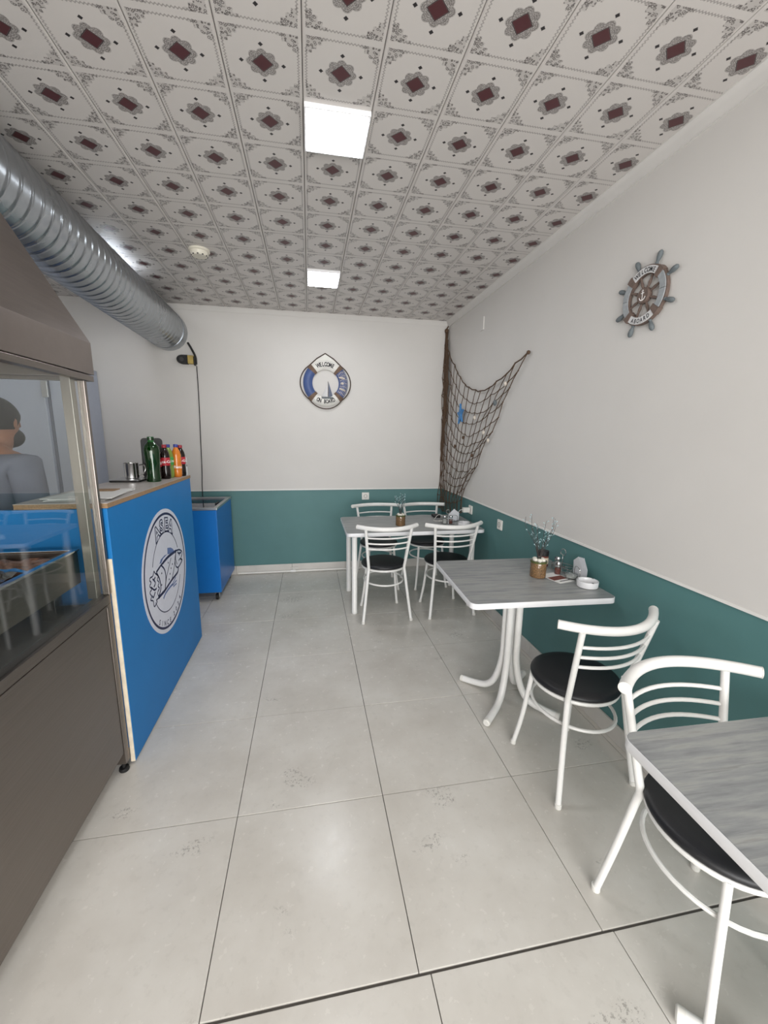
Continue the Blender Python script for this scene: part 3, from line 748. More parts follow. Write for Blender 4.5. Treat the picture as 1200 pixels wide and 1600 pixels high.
MB().tube([a, a+(b-a)*0.04, a+(b-a)*0.08, b], [R0+0.006, R0+0.006, R0+0.002, R0+0.002], 48).obj('wall_collar', M['duct'], dk)
el = [(ax(1.37)[0], ax(1.37)[1], ax(1.37)[2])]+[(-0.005+0.025*(1-math.cos(t)), 1.36-2.9-0.22*math.sin(t), 0.012-0.13*(1-math.cos(t))) for t in [PI/2*k/8 for k in range(1, 9)]]
el = [Vector(p) for p in el]
MB().tube(el, R0+0.003, 40).obj('elbow', M['duct'], dk)

# ------------------------------------------------------------------ tall blue-grey fridge behind the counter
fr = thing('upright_fridge', 'tall pale blue-grey upright fridge beside the back wall', 'fridge', (-2.33, 4.17, 0))
def rp(name, m, x0, x1, y0, y1, z0, z1, bev=0.004, parent=fr): return MB().bbox(x0+2.29, x1+2.29, y0-4.17, y1-4.17, z0, z1, bev).obj(name, M[m], parent)
rp('body', 'fridge', -2.64, -1.945, 3.885, 4.485, 0.06, 2.10, 0.008)
rp('gasket', 'fridge_d', -2.62, -2.035, 3.866, 3.8845, 0.10, 2.06, 0.002)
dr = rp('door', 'fridge', -2.635, -2.055, 3.828, 3.8655, 0.09, 2.07, 0.008)
rp('frame_strip', 'fridge', -2.030, -1.950, 3.858, 3.8845, 0.09, 2.07, 0.004)
rp('door_latch', 'alu', -2.068, -2.022, 3.812, 3.8275, 1.80, 1.93, 0.004, parent=dr)
rp('kick_plate', 'black', -2.60, -1.98, 3.90, 4.44, 0.0, 0.0595)

# ------------------------------------------------------------------ things on the counter
CT = 1.2406
def soda(label, x, y, liquid, labmat, cap, h=0.215, r=0.0285, text=None, name='soda_bottle', lab_z=(0.085, 0.135)):
    t = thing(name, label, 'bottle', (x, y, CT), 0, 'soft drinks lined up on the counter'); k = h/0.215
    MB().lathe([(0.0, 0.002), (0.022, 0.0), (0.026, 0.004), (r, 0.020*k), (r*0.985, 0.055*k), (r*0.92, 0.075*k), (r*0.96, 0.10*k), (r, 0.145*k), (r*0.85, 0.168*k), (0.0145, 0.188*k), (0.0115, 0.196*k), (0.0115, 0.204*k)], 20).obj('bottle_body', M[liquid], t)
    MB().lathe([(0.0135, 0.1965*k), (0.0140, 0.198*k), (0.0140, 0.214*k), (0.0125, 0.216*k), (0.0, 0.216*k)], 16).obj('cap', M[cap], t)
    lb_ = MB().lathe([(r+0.0006, lab_z[0]*k), (r+0.0009, lab_z[0]*k+0.001), (r+0.0009, lab_z[1]*k-0.001), (r+0.0006, lab_z[1]*k)], 24).obj('paper_label', M[labmat], t)
    if text:
        tx = MB(); n = len(text); size = 0.017
        for i, ch in enumerate(text):
            if ch == ' ': continue
            a0 = math.radians(-58+(i-(n-1)/2)*22); vs, fs = glyph(ch)
            for zc in ((lab_z[0]+lab_z[1])/2*k-0.008,):
                tx.add([((r+0.0014)*math.cos(a0+p[0]*size/r), (r+0.0014)*math.sin(a0+p[0]*size/r), zc+p[1]*size) for p in vs], fs)
        tx.obj('label_lettering', M['whiteink'], lb_)
    return t
gb = thing('glass_bottle', 'large empty green glass bottle at the front of the counter row', 'bottle', (-0.925, 2.645, CT))
MB().lathe([(0.0, 0.003), (0.033, 0.0), (0.038, 0.004), (0.0385, 0.02), (0.0365, 0.06), (0.039, 0.11), (0.0435, 0.165), (0.044, 0.185), (0.040, 0.205), (0.026, 0.224), (0.0185, 0.234), (0.0175, 0.246)], 14).obj('bottle_body', M['greenin'], gb)
MB().lathe([(0.0395, 0.004), (0.0400, 0.02), (0.0380, 0.06), (0.0405, 0.11), (0.0450, 0.165), (0.0455, 0.185), (0.0410, 0.207), (0.027, 0.226), (0.0195, 0.236)], 14).obj('outer_glass', M['bottle_green'], gb)
MB().lathe([(0.0185, 0.2465), (0.0205, 0.248), (0.0205, 0.256), (0.0185, 0.258), (0.0185, 0.264), (0.015, 0.266), (0.0, 0.266)], 16).obj('neck_rim', M['bottle_green'], gb)
soda('dark cola bottle with red label and white cap next to the green glass bottle', -0.945, 2.765, 'cola', 'redlab', 'capwhite', 0.20, text='Coca-Cola')
soda('dark cola bottle with red label and red cap, second cola in the row', -0.905, 2.800, 'cola', 'redlab', 'capred', 0.215, text='Coca-Cola')
soda('pale green soda bottle with a dark green cap between cola and orange soda', -0.905, 2.868, 'lime', 'greenlab', 'greenin' if False else 'capblue', 0.215, text='Sprite')
soda('orange soda bottle with a blue cap', -0.872, 2.918, 'orange', 'orange', 'capblue', 0.215, lab_z=(0.05, 0.085), text='Fanta')
soda('cola bottle with red cap right beside the red can', -0.862, 2.976, 'cola', 'redlab', 'capred', 0.208, text='Coca-Cola')
cn = thing('drink_can', 'slim red drink can near the end of the counter row', 'can', (-0.916, 3.006, CT))
MB().lathe([(0.0, 0.003), (0.022, 0.0), (0.0285, 0.008), (0.0285, 0.148), (0.026, 0.156)], 24).obj('can_body', M['canred'], cn)
MB().lathe([(0.0258, 0.1565), (0.0265, 0.160), (0.0245, 0.1605), (0.0235, 0.157), (0.0, 0.157)], 24).obj('can_lid', M['black'], cn)
tx = MB()
for i, ch in enumerate('Coca-Cola'):
    a0 = math.radians(-62+(i-4)*19); vs, fs = glyph(ch)
    tx.add([((0.0288)*math.cos(a0+p[0]*0.021/0.0285), 0.0288*math.sin(a0+p[0]*0.021/0.0285), 0.085+0.004*i+p[1]*0.026) for p in vs], fs)
tx.obj('can_lettering', M['whiteink'], cn)
wb = thing('milk_bottle', 'small white plastic bottle with white cap, last in the counter row', 'bottle', (-0.866, 3.034, CT), 0, 'soft drinks lined up on the counter')
MB().lathe([(0.0, 0.002), (0.022, 0.0), (0.0255, 0.005), (0.0255, 0.10), (0.024, 0.118), (0.0145, 0.136), (0.0125, 0.140)], 20).obj('bottle_body', M['milk'], wb)
MB().lathe([(0.0150, 0.1405), (0.0155, 0.142), (0.0155, 0.158), (0.0, 0.159)], 18).obj('cap', M['capwhite'], wb)
lt_ = MB()
for a0, z0_, s_ in ((-70, 0.060, 0.030), (-38, 0.060, 0.030), (-55, 0.035, 0.016)):
    vs, fs = glyph('G' if z0_ > 0.05 else 'n'); a_ = math.radians(a0)
    lt_.add([(0.0259*math.cos(a_+p[0]*s_/0.0255), 0.0259*math.sin(a_+p[0]*s_/0.0255), z0_+p[1]*s_) for p in vs], fs)
lt_.obj('label_lettering', M['ink'], wb)
mg = thing('steel_mug', 'stainless steel mug with a loop handle on the counter', 'mug', (-1.075, 2.720, CT+0.0135))
MB().lathe([(0.0, 0.0), (0.036, 0.0), (0.0385, 0.003), (0.0395, 0.090), (0.0410, 0.093), (0.0385, 0.093), (0.0375, 0.088), (0.036, 0.006), (0.0, 0.005)], 30).obj('mug_body', M['steelb'], mg)
MB().tube(crom([(0.037, 0.020, 0.078), (0.060, 0.033, 0.078), (0.068, 0.037, 0.055), (0.058, 0.032, 0.028), (0.037, 0.020, 0.018)], 6), 0.0045, 8).obj('handle', M['steelb'], mg)
tb = thing('serving_tray', 'thin dark flat tray under the steel mug', 'tray', (-1.075, 2.700, CT))
MB().prism(rrect(-0.085, 0.085, -0.10, 0.10, 0.02), 0.0, 0.010, 0.002).obj('tray_plate', M['black'], tb)
MB().prism(rrect(-0.086, 0.086, -0.101, 0.101, 0.02), 0.0102, 0.0132, 0.001).obj('tray_rim', M['alu'], tb)
bd = thing('black_board', 'upright black rounded board behind the green glass bottle', 'board', (-1.005, 2.885, CT), math.radians(16))
MB().prism(rrect(-0.062, 0.062, 0.0, 0.255, 0.022), -0.008, 0.008, 0.002).xf(Matrix.Rotation(PI/2-0.06, 4, 'X')).obj('board_panel', M['black'], bd)
MB().bbox(-0.05, 0.05, -0.03, 0.05, 0.0, 0.004, 0.001).obj('foot', M['black'], bd)
ps = thing('paper_stack', 'sheets of white paper lying on the counter behind the glass', 'paper', (-0.99, 2.06, CT))
for i, (dx, dy, a) in enumerate(((0, 0, 2), (-0.01, 0.015, -5), (0.015, -0.01, 7))):
    o = MB().box(-0.115, 0.115, -0.16, 0.16, 0.0012+i*0.004, 0.0040+i*0.004).obj('sheet', M['paper'], ps); o.location = (dx, dy, 0); o.rotation_euler = (0, 0, math.radians(a))
MB().bbox(-0.035, 0.065, 0.06, 0.13, 0.0125, 0.0165, 0.001).obj('notepad', M['chip'], ps)

# ------------------------------------------------------------------ wall pieces on the back wall
by = thing('life_buoy', 'blue and white life buoy decoration reading WELCOME ON BOARD', 'wall decoration')
on_wall(by, (0.184, YB-0.006, 2.062), (1, 0, 0), (0, 0, 1))
for nm, a0, a1, m in (('buoy_section', 51, 129, 'buoyw'), ('buoy_section', 231, 309, 'buoyw'), ('buoy_section', 141, 219, 'buoyb'), ('buoy_section', -39, 39, 'buoyb')):
    MB().sector(0.138, 0.232, a0, a1, 0.002, 0.020, 24, 0.022).obj(nm, M[m], by)
for a in (45, 135, 225, 315): MB().sector(0.134, 0.237, a-6, a+6, 0.0, 0.022, 6, 0.024).obj('jute_binding', M['jute'], by)
MB().add(*(lambda: ([( .150*math.cos(math.radians(a))*0.0, 0, 0) for a in ()], []))())
rp_ = [(0.237*math.cos(math.radians(a))*1.02, 0.237*math.sin(math.radians(a))*1.02, 0.014) for a in range(142, 399, 6)]
sag = []
for a in range(135, 406, 5):
    k = abs(math.sin(math.radians((a-135)*2))); rr_ = 0.240+0.022*k; sag.append((rr_*math.cos(math.radians(a)), rr_*math.sin(math.radians(a)), 0.016))
loop = [(0, 0.298, 0.016), (-0.085, 0.246, 0.018)]+[Vector(p) for p in sag]+[(0.085, 0.246, 0.018)]
MB().tube([Vector(p) for p in loop], 0.0055, 8, closed=True).obj('grab_rope', M['brownrope'], by)
MB().prism([(0, 0.292), (-0.150, 0.196), (-0.05, 0.212), (0.05, 0.212), (0.150, 0.196)][::-1], 0.003, 0.012, 0.001).obj('top_plaque', M['buoyw'], by)
text_arc(MB(), 'WELCOME', 0.040, 0.188, 90, 8.0, 0.0435, sx=0.66, weight=0.06).obj('lettering', M['ink'], by)
text_arc(MB(), 'ON BOARD', 0.038, 0.186, 270, 7.4, 0.0435, inward=True, sx=0.66, weight=0.06).obj('lettering', M['ink'], by)
bt = MB().prism([(-0.035, -0.158), (0.085, -0.158), (0.073, -0.140), (-0.048, -0.140)], 0.012, 0.040, 0.001).obj('boat_hull', M['wgrey'], by)
MB().prism([(0.028, -0.138), (0.074, -0.136), (0.030, 0.012)], 0.020, 0.026, 0.001).obj('boat_sail', M['sail2'], by)
MB().prism([(-0.045, -0.136), (0.020, -0.138), (0.024, 0.000)], 0.020, 0.026, 0.001).obj('boat_sail', M['sail'], by)
MB().tube([(0.025, -0.15, 0.023), (0.025, 0.018, 0.023)], 0.0025, 6).obj('mast', M['wbrown'], by)
nt = MB()
for k in range(7):
    a = math.radians(-34+k*11); nt.tube([(0.15*math.cos(a), 0.15*math.sin(a), 0.040), (0.19*math.cos(a+0.06), 0.19*math.sin(a+0.06), 0.0455), (0.225*math.cos(a), 0.225*math.sin(a), 0.036)], 0.0016, 5)
for r_ in (0.155, 0.172, 0.19, 0.206, 0.222):
    nt.tube([(r_*math.cos(math.radians(a)), r_*math.sin(math.radians(a)), 0.0425 if 0.16 < r_ < 0.21 else 0.036) for a in range(-36, 37, 6)], 0.0016, 5)
nt.obj('small_net', M['shell'], by)
for (x, y, w, h, a) in ((0.168, 0.055, 0.036, 0.010, -8), (0.172, -0.062, 0.036, 0.010, -20), (0.172, 0.0, 0.014, 0.014, 0)):
    MB().ball((0, 0, 0), (w, h, 0.007), 10, 6).xf(Matrix.Translation((x, y, 0.047)) @ Matrix.Rotation(math.radians(a), 4, 'Z')).obj('shell_charm', M['shell'], by)

jb = thing('wall_sensor', 'small black and yellow box on the back wall below the duct end', 'wall box')
on_wall(jb, (-1.17, YB-0.004, 2.237), (1, 0, 0), (0, 0, 1))
MB().prism([(0.015, -0.042)]+[(-0.035+0.05*math.cos(a), 0.042*math.sin(a)) for a in [math.radians(270-20*k) for k in range(0, 10)]]+[(0.015, 0.042)], 0.0, 0.055, 0.004).obj('housing', M['black'], jb)
MB().bbox(0.016, 0.068, -0.038, 0.040, 0.0, 0.050, 0.003).obj('label_block', M['yellow'], jb)
MB().bbox(0.0685, 0.082, -0.050, 0.030, 0.0, 0.040, 0.003).obj('side_cap', M['black'], jb)
MB().lathe([(0.0, 0.0), (0.020, 0.0), (0.020, 0.003), (0.0, 0.004)], 18, (-0.038, 0.0, 0.0552)).obj('lens', M['holes'], jb)
cb = MB().tube(crom([(-1.150, YB-0.020, 2.40), (-1.120, YB-0.018, 2.345), (-1.088, YB-0.018, 2.27), (-1.085, YB-0.018, 2.20)], 6), 0.010, 8)
tag(cb.obj('black_hose', M['black']), 'short thick black cable curving from the duct end to the wall box', 'cable')
cb = MB().tube(crom([(-1.084, YB-0.012, 2.185), (-1.085, YB-0.010, 1.9), (-1.095, YB-0.010, 1.5), (-1.104, YB-0.010, 1.15), (-1.113, YB-0.014, 0.95), (-1.113, YB-0.02, 0.60)], 6), 0.0042, 6)
tag(cb.obj('power_cord', M['black']), 'thin black cord hanging down the back wall to the freezer', 'cord')

def socket(label, loc, right, z_rot=None, w=0.082, kind='round'):
    s = thing('wall_socket', label, 'socket', group='white wall sockets'); on_wall(s, loc, right, (0, 0, 1))
    MB().prism(rrect(-w/2, w/2, -w/2, w/2, 0.006), 0.0, 0.009, 0.002).obj('frame', M['plate'], s)
    MB().prism(rrect(-w/2+0.013, w/2-0.013, -w/2+0.013, w/2-0.013, 0.004), 0.0092, 0.0115, 0.001).obj('insert', M['plate'], s)
    MB().sector(0.0175, 0.0205, 0, 360, 0.0117, 0.0125, 24).obj('socket_ring', M['holes'], s)
    for x in (-0.0095, 0.0095): MB().lathe([(0.0, 0.0), (0.0026, 0.0), (0.0026, 0.0008), (0.0, 0.0008)], 10, (x, 0, 0.0117)).obj('pin_hole', M['holes'], s)
    return s
socket('white wall socket on the teal back wall above the far chairs', (0.614, YB-0.001, 0.854), (1, 0, 0))
socket('white wall socket with the phone charger plugged in, beside the net', (XR-0.001, 3.62, 0.838), (0, -1, 0))
socket('white wall socket on the right wall between the two tables, nothing plugged in', (XR-0.001, 2.998, 0.827), (0, -1, 0))
cp = MB().prism(rrect(-0.04, 0.04, -0.055, 0.055, 0.006), 0.0, 0.010, 0.002).obj('junction_cover', M['wall'])
on_wall(cp, (XR-0.004, 3.573, 2.50), (0, -1, 0), (0, 0, 1)); tag(cp, 'white blank cover plate high on the right wall near the corner', 'cover plate')
ch = thing('phone_charger', 'white phone charger plugged in with its cable ending on the far table', 'charger', (XR-0.013, 3.62, 0.838))
MB().bbox(-0.072, -0.004, -0.02, 0.02, -0.024, 0.022, 0.005).obj('plug_body', M['plate'], ch)
cbl = crom([(-0.070, 0.0, 0.0), (-0.10, 0.0, -0.004), (-0.15, -0.02, -0.06), (-0.20, 0.03, -0.0935), (-0.27, 0.10, -0.060), (-0.33, 0.06, -0.0935), (-0.36, -0.02, -0.0938), (-0.315, -0.04, -0.0938)], 6)
MB().tube(cbl, 0.0022, 6).obj('cable', M['plate'], ch)
MB().bbox(-0.322, -0.285, -0.050, -0.036, -0.0970, -0.0885, 0.002).obj('connector', M['plate'], ch)

# white pipe along the back skirting with a valve
pp = thing('floor_pipe', 'thin white water pipe with a tap along the back skirting', 'pipe', (-0.2, YB-0.028, 0.0))
MB().tube([(-0.60, 0, 0.014), (0.75, 0, 0.014)], 0.0115, 12).obj('pipe', M['plate'], pp)
MB().lathe([(0.0, -0.030), (0.014, -0.030), (0.017, -0.024), (0.017, 0.024), (0.014, 0.030), (0.0, 0.030)], 16).xf(Matrix.Translation((-0.028+0.02, -0.004, 0.018)) @ Matrix.Rotation(PI/2, 4, 'Y')).obj('valve_body', M['white'], pp)
MB().bbox(-0.035, 0.055, -0.012, 0.004, 0.046, 0.056, 0.002).obj('valve_handle', M['plate'], pp)
MB().tube([(0.0, -0.004, 0.030), (0.0, -0.004, 0.047)], 0.007, 10).obj('valve_stem', M['plate'], pp)

# ------------------------------------------------------------------ ship's wheel on the right wall
wh = thing('ship_wheel', "grey and brown ship's wheel decoration reading WELCOME ABOARD on the right wall", 'wall decoration')
on_wall(wh, (XR-0.006, 1.735, 2.165), (0, -1, 0), (0, 0, 1))
MB().sector(0.088, 0.124, 0, 360, 0.0, 0.016, 64).obj('wheel_rim', M['wbrown'], wh)
for a0, m in ((90, 'sail'), (270, 'sail'), (0, 'wpale'), (180, 'wpale')):
    for s in (0, 1): MB().sector(0.090, 0.119, a0-37.5+s*38, a0-0.5+s*38, 0.0162, 0.021, 12).obj('rim_plate', M[m], wh)
for a in (45, 135, 225, 315):
    MB().sector(0.084, 0.127, a-7, a+7, -0.001, 0.0235, 5).obj('rope_binding', M['wbrown'], wh)
hp = [(0.120, 0.0055), (0.127, 0.0075), (0.131, 0.0055), (0.138, 0.0075), (0.150, 0.0105), (0.162, 0.0110), (0.171, 0.0085), (0.176, 0.003)]
for k in range(8):
    a = math.radians(23.0+45*k); R_ = Matrix.Rotation(a, 4, 'Z')
    MB().tube([(r_, 0, 0.010) for r_, w in hp], [w for r_, w in hp], 10).xf(R_).obj('handle', M['wgrey'], wh)
    MB().tube([(0.030, 0, 0.009), (0.045, 0, 0.009), (0.055, 0, 0.009), (0.070, 0, 0.009), (0.089, 0, 0.009)], [0.005, 0.0055, 0.007, 0.005, 0.005], 8).xf(R_).obj('spoke', M['wbrown'], wh)
MB().lathe([(0.0, 0.0), (0.032, 0.0), (0.034, 0.003), (0.034, 0.018), (0.031, 0.022), (0.0, 0.022)], 28).obj('hub', M['wbrown'], wh)
an = MB(); ribbon(an, [(0, -0.019), (0, 0.016)], 0.0045, 0.0225); ribbon(an, [(-0.009, 0.010), (0.009, 0.010)], 0.004, 0.0226)
ribbon(an, crom([(-0.017, -0.006, 0), (-0.011, -0.016, 0), (0, -0.020, 0), (0.011, -0.016, 0), (0.017, -0.006, 0)], 5), 0.0045, 0.0227)
ribbon(an, [(0.004*math.cos(math.radians(a)), 0.019+0.004*math.sin(math.radians(a))) for a in range(0, 361, 30)], 0.0025, 0.0228)
an.obj('anchor_emblem', M['whiteink'], wh)
text_arc(MB(), 'WELCOME', 0.019, 0.1045, 90, 9.2, 0.0216, sx=0.8).obj('lettering', M['ink'], wh)
text_arc(MB(), 'ABOARD', 0.018, 0.1045, 270, 10.0, 0.0216, inward=True, sx=0.8).obj('lettering', M['ink'], wh)

# ------------------------------------------------------------------ fishing net in the corner
net = thing('fishing_net', 'brown fishing net hung in the room corner with starfish and shells', 'fishing net', (XR-0.012, 4.3, 0))
def lookup(c, t):
    c = [Vector((p[0], p[1], 0)) for p in c]
    d = [0.0]
    for a, b in zip(c[:-1], c[1:]): d.append(d[-1]+(b-a).length)
    s = t*d[-1]
    for i in range(len(c)-1):
        if s <= d[i+1] or i == len(c)-2:
            k = (s-d[i])/max(1e-6, d[i+1]-d[i]); return c[i].lerp(c[i+1], min(1, max(0, k)))
NTOP = [(4.47,2.640),(4.40,2.50),(4.311,2.400),(4.111,2.190),(3.862,2.03),(3.693,1.960),(3.513,1.922),(3.354,1.928),(3.091,1.977),(2.897,2.043),(2.717,2.103)]
NRGT = [(2.717,2.103),(2.875,1.959),(3.052,1.785),(3.12,1.684),(3.185,1.606),(3.23,1.528),(3.343,1.478),(3.38,1.406),(3.43,1.348),(3.47,1.263),(3.561,1.221),(3.61,1.141),(3.703,1.103),(3.74,1.044),(3.80,0.942),(3.80,0.782)]
NLFT = [(4.484,2.640),(4.483,2.3),(4.482,1.9),(4.480,1.5),(4.475,1.1),(4.470,0.72)]
NBOT = [(4.470,0.72),(4.30,0.70),(4.1,0.72),(3.95,0.75),(3.80,0.782)]
NU, NV = 17, 13
rg = random.Random(11); G = {}
def coons(u, v):
    ue = u
    c = lookup(NTOP, ue); d = lookup(NBOT, ue); a = lookup(NLFT, v); b = lookup(NRGT, v)
    p00, p10, p01, p11 = lookup(NTOP, 0), lookup(NTOP, 1), lookup(NBOT, 0), lookup(NBOT, 1)
    return c*(1-v)+d*v+a*(1-u)+b*u-(p00*(1-u)*(1-v)+p10*u*(1-v)+p01*(1-u)*v+p11*u*v)
for i in range(NU+1):
    for j in range(NV+1):
        u = (i/NU)**1.35; v = (j/NV)**0.95
        p = coons(u, v); j_ = 0.012 if 0 < i < NU else 0.006
        out = 0.004+0.014*abs(math.sin(i*1.7+j*0.6))+(0.035*(1-u)**3)*rg.random()
        G[i, j] = Vector((-out, min(4.492, p.x+rg.uniform(-j_, j_))-4.3, p.y+rg.uniform(-j_, j_)))
CR = 0.0036
for i in range(NU+1):
    pts = []
    for j in range(NV+1):
        pts.append(G[i, j])
        if j < NV: pts.append((G[i, j]+G[i, j+1])/2+Vector((-0.002, rg.uniform(-0.008, 0.008), 0)))
    MB().tube(pts, CR, 5).obj('cord', M['rope'], net)
for j in range(NV+1):
    pts = []
    for i in range(NU+1):
        pts.append(G[i, j])
        if i < NU: pts.append((G[i, j]+G[i+1, j])/2+Vector((-0.002, 0, -0.010)))
    MB().tube(pts, CR*(1.5 if j == 0 else 1.0), 5).obj('cord', M['rope'], net)
kn = MB()
for (i, j), p in G.items(): kn.ball(p, 0.0068, 6, 4)
k_ = kn.obj('knots', M['rope'], net); k_['kind'] = 'stuff'
bun = MB()
for k in range(18):
    a = rg.uniform(0, 6); pts = [Vector((-0.012+0.012*math.cos(a), 4.480-4.3+0.008*math.sin(a), 2.64))]
    for z in (2.5, 2.3, 2.1, 1.8, 1.5, 1.25):
        w = 0.015+0.075*max(0.0, 1-abs(z-2.05)/0.75); pts.append(Vector((-0.014-rg.uniform(0, 0.02), 4.482-4.3-rg.uniform(0, w*1.6), z)))
    bun.tube(pts, 0.0055, 5)
bun.obj('gathered_edge', M['rope'], net)
MB().ball((-0.020, 4.466-4.3, 2.648), (0.022, 0.026, 0.024), 10, 7).tube([(-0.02, 4.466-4.3, 2.665), (-0.012, 4.44-4.3, 2.690)], 0.006, 6).obj('hanging_knot', M['rope'], net)
MB().ball((-0.010, 2.717-4.3, 2.105), 0.014, 8, 6).obj('hanging_knot', M['rope'], net)
sf = []
for k in range(10):
    r_ = 0.105 if k % 2 == 0 else 0.042; a = math.radians(90+36*k+8); sf.append((r_*math.cos(a)*0.8, r_*math.sin(a)))
def on_net(mb, y, z, off=0.026): return mb.xf(Matrix.Translation((-off, y-4.3, z)) @ Matrix(((0, 0, -1, 0), (-1, 0, 0, 0), (0, 1, 0, 0), (0, 0, 0, 1))))
on_net(MB().prism(sf, 0.0, 0.018, 0.006), 3.91, 1.745, 0.022).obj('starfish', M['starblue'], net, sharp=20)
on_net(MB().ball((0, 0, 0), (0.020, 0.024, 0.014)), 3.16, 1.80).obj('shell', M['wgrey'], net)
for (y, z, m) in ((3.35, 1.565, 'shell'), (3.25, 1.50, 'shell'), (3.56, 1.70, 'shell'), (3.58, 1.36, 'rope'), (3.82, 1.52, 'rope'), (4.04, 1.43, 'rope'), (3.0, 1.93, 'shell')):
    on_net(MB().ball((0, 0, 0), (0.016, 0.019, 0.012)), y, z).obj('shell', M[m], net)

# ------------------------------------------------------------------ table-top things
def twig_pot(label, x, y, z, seed, h=0.23, spread=0.085, group='twig pots on the tables', ntw=9):
    rg = random.Random(seed)
    t = thing('twig_pot', label, 'plant pot', (x, y, z), rg.uniform(0, 3), group)
    MB().lathe([(0.0, 0.0), (0.040, 0.0), (0.0425, 0.003), (0.0425, 0.092), (0.0410, 0.0935), (0.0405, 0.090), (0.0405, 0.088), (0.0, 0.088)], 28).obj('pot', M['bark'], t)
    MB().lathe([(0.0432, 0.002), (0.0438, 0.004), (0.0438, 0.094), (0.0428, 0.096)], 28).obj('glass_sleeve', M['clear'], t)
    MB().lathe([(0.0434, 0.084), (0.0446, 0.085), (0.0446, 0.092), (0.0434, 0.093)], 28).obj('rim_band', M['moss'], t)
    for k in range(6):
        a = k*1.05+rg.random()*0.4; MB().ball((0.023*math.cos(a), 0.023*math.sin(a), 0.099), (0.016, 0.013, 0.011), 10, 6).obj('pebble', M['pebble'], t)
    MB().ball((0.0, 0.0, 0.098), (0.011, 0.011, 0.010), 8, 5).obj('moss_tuft', M['moss'], t)
    buds = MB()
    for k in range(ntw):
        a = 2*PI*k/ntw+rg.uniform(-.3, .3); s = spread*rg.uniform(0.35, 1.0); hh = h*rg.uniform(0.72, 1.05)
        p = crom([(0.004*math.cos(a), 0.004*math.sin(a), 0.085), (s*0.35*math.cos(a), s*0.35*math.sin(a), 0.085+hh*0.40), (s*0.9*math.cos(a+.15), s*0.9*math.sin(a+.15), 0.085+hh*0.75), (s*math.cos(a+.1), s*math.sin(a+.1), 0.085+hh)], 4)
        MB().tube(p, [0.0020-0.0011*i/(len(p)-1) for i in range(len(p))], 5).obj('twig', M['twig'], t)
        for q in p[4:-1]:
            if rg.random() < 0.75:
                b = rg.uniform(0, 6); e = q+Vector((0.012*math.cos(b), 0.012*math.sin(b), 0.010)); buds.tube([q, e], 0.0007, 4).ball(e, rg.uniform(0.0022, 0.0036), 6, 4)
    o = buds.obj('buds', M['blossom'], t); o['kind'] = 'stuff'
    return t
def ashtray(label, x, y, z, rot):
    t = thing('ashtray', label, 'ashtray', (x, y, z), rot, 'white ashtrays')
    MB().lathe([(0.0, 0.004), (0.046, 0.0), (0.0515, 0.003), (0.0535, 0.032), (0.0525, 0.0345), (0.0480, 0.0345), (0.0455, 0.030), (0.0445, 0.010), (0.0, 0.008)], 36).obj('dish', M['ceramic'], t)
    for k in range(3):
        a = 2*PI*k/3; MB().bbox(0.0440, 0.0540, -0.004, 0.004, 0.0346, 0.0362, 0.0005).xf(Matrix.Rotation(a, 4, 'Z')).obj('rest_notch', M['wgrey'], t)
    return t
def caddy(label, x, y, z, rot):
    t = thing('condiment_caddy', label, 'caddy', (x, y, z), rot, 'chrome condiment caddies')
    MB().tube([(0.062*(1 if 45 <= a % 360 < 135 or 225 <= a % 360 < 315 else 1)*math.cos(math.radians(a)), 0.034*math.sin(math.radians(a)), 0.036) for a in range(0, 360, 12)], 0.0016, 6, closed=True).obj('upper_wire', M['steelb'], t)
    MB().tube([(0.062*math.cos(math.radians(a)), 0.034*math.sin(math.radians(a)), 0.004) for a in range(0, 360, 12)], 0.0016, 6, closed=True).obj('lower_wire', M['steelb'], t)
    MB().prism([(0.060*math.cos(math.radians(a)), 0.032*math.sin(math.radians(a))) for a in range(0, 360, 15)], 0.0020, 0.0034).obj('base_plate', M['steelb'], t)
    for a in range(0, 360, 45): MB().tube([(0.062*math.cos(math.radians(a)), 0.034*math.sin(math.radians(a)), 0.004), (0.062*math.cos(math.radians(a)), 0.034*math.sin(math.radians(a)), 0.036)], 0.0013, 5).obj('wire', M['steelb'], t)
    hd = [(0, 0, 0.004), (0, 0, 0.09), (-0.011, 0, 0.098), (-0.0155, 0, 0.112), (-0.010, 0, 0.126), (0.0, 0, 0.131), (0.010, 0, 0.126), (0.0155, 0, 0.112), (0.011, 0, 0.098), (0.003, 0, 0.092)]
    MB().tube(crom(hd, 4), 0.0022, 8).obj('carry_loop', M['steelb'], t)
    return t
def shaker(label, x, y, z, fillm, group='glass shakers'):
    t = thing('shaker', label, 'shaker', (x, y, z), 0, group)
    MB().lathe([(0.0, 0.0), (0.0165, 0.0), (0.018, 0.003), (0.0175, 0.048), (0.0155, 0.054)], 18).obj('glass_jar', M['clear'], t)
    MB().lathe([(0.0, 0.002), (0.0155, 0.002), (0.0155, 0.036), (0.0, 0.037)], 16).obj('contents', M[fillm], t)
    MB().lathe([(0.0168, 0.0545), (0.0172, 0.056), (0.0172, 0.066), (0.014, 0.074), (0.0, 0.076)], 18).obj('cap', M['steelb'], t)
    return t
Z2, Z3 = 0.7603, 0.7403
twig_pot('bark-filled pot of bare budding twigs on the square table', 1.252, 1.985, Z2, 5, 0.255, 0.115, ntw=10)
ashtray('white round ashtray on the square table with the condiments', 1.428, 1.800, Z2, 0.4)
caddy('chrome condiment caddy on the square table', 1.452, 2.060, Z2, math.radians(-60))
shaker('glass salt shaker in the caddy on the square table', 1.438, 2.084, Z2+0.0036, 'salt')
shaker('glass pepper shaker with red-brown spice on the square table', 1.388, 2.005, Z2, 'spice')
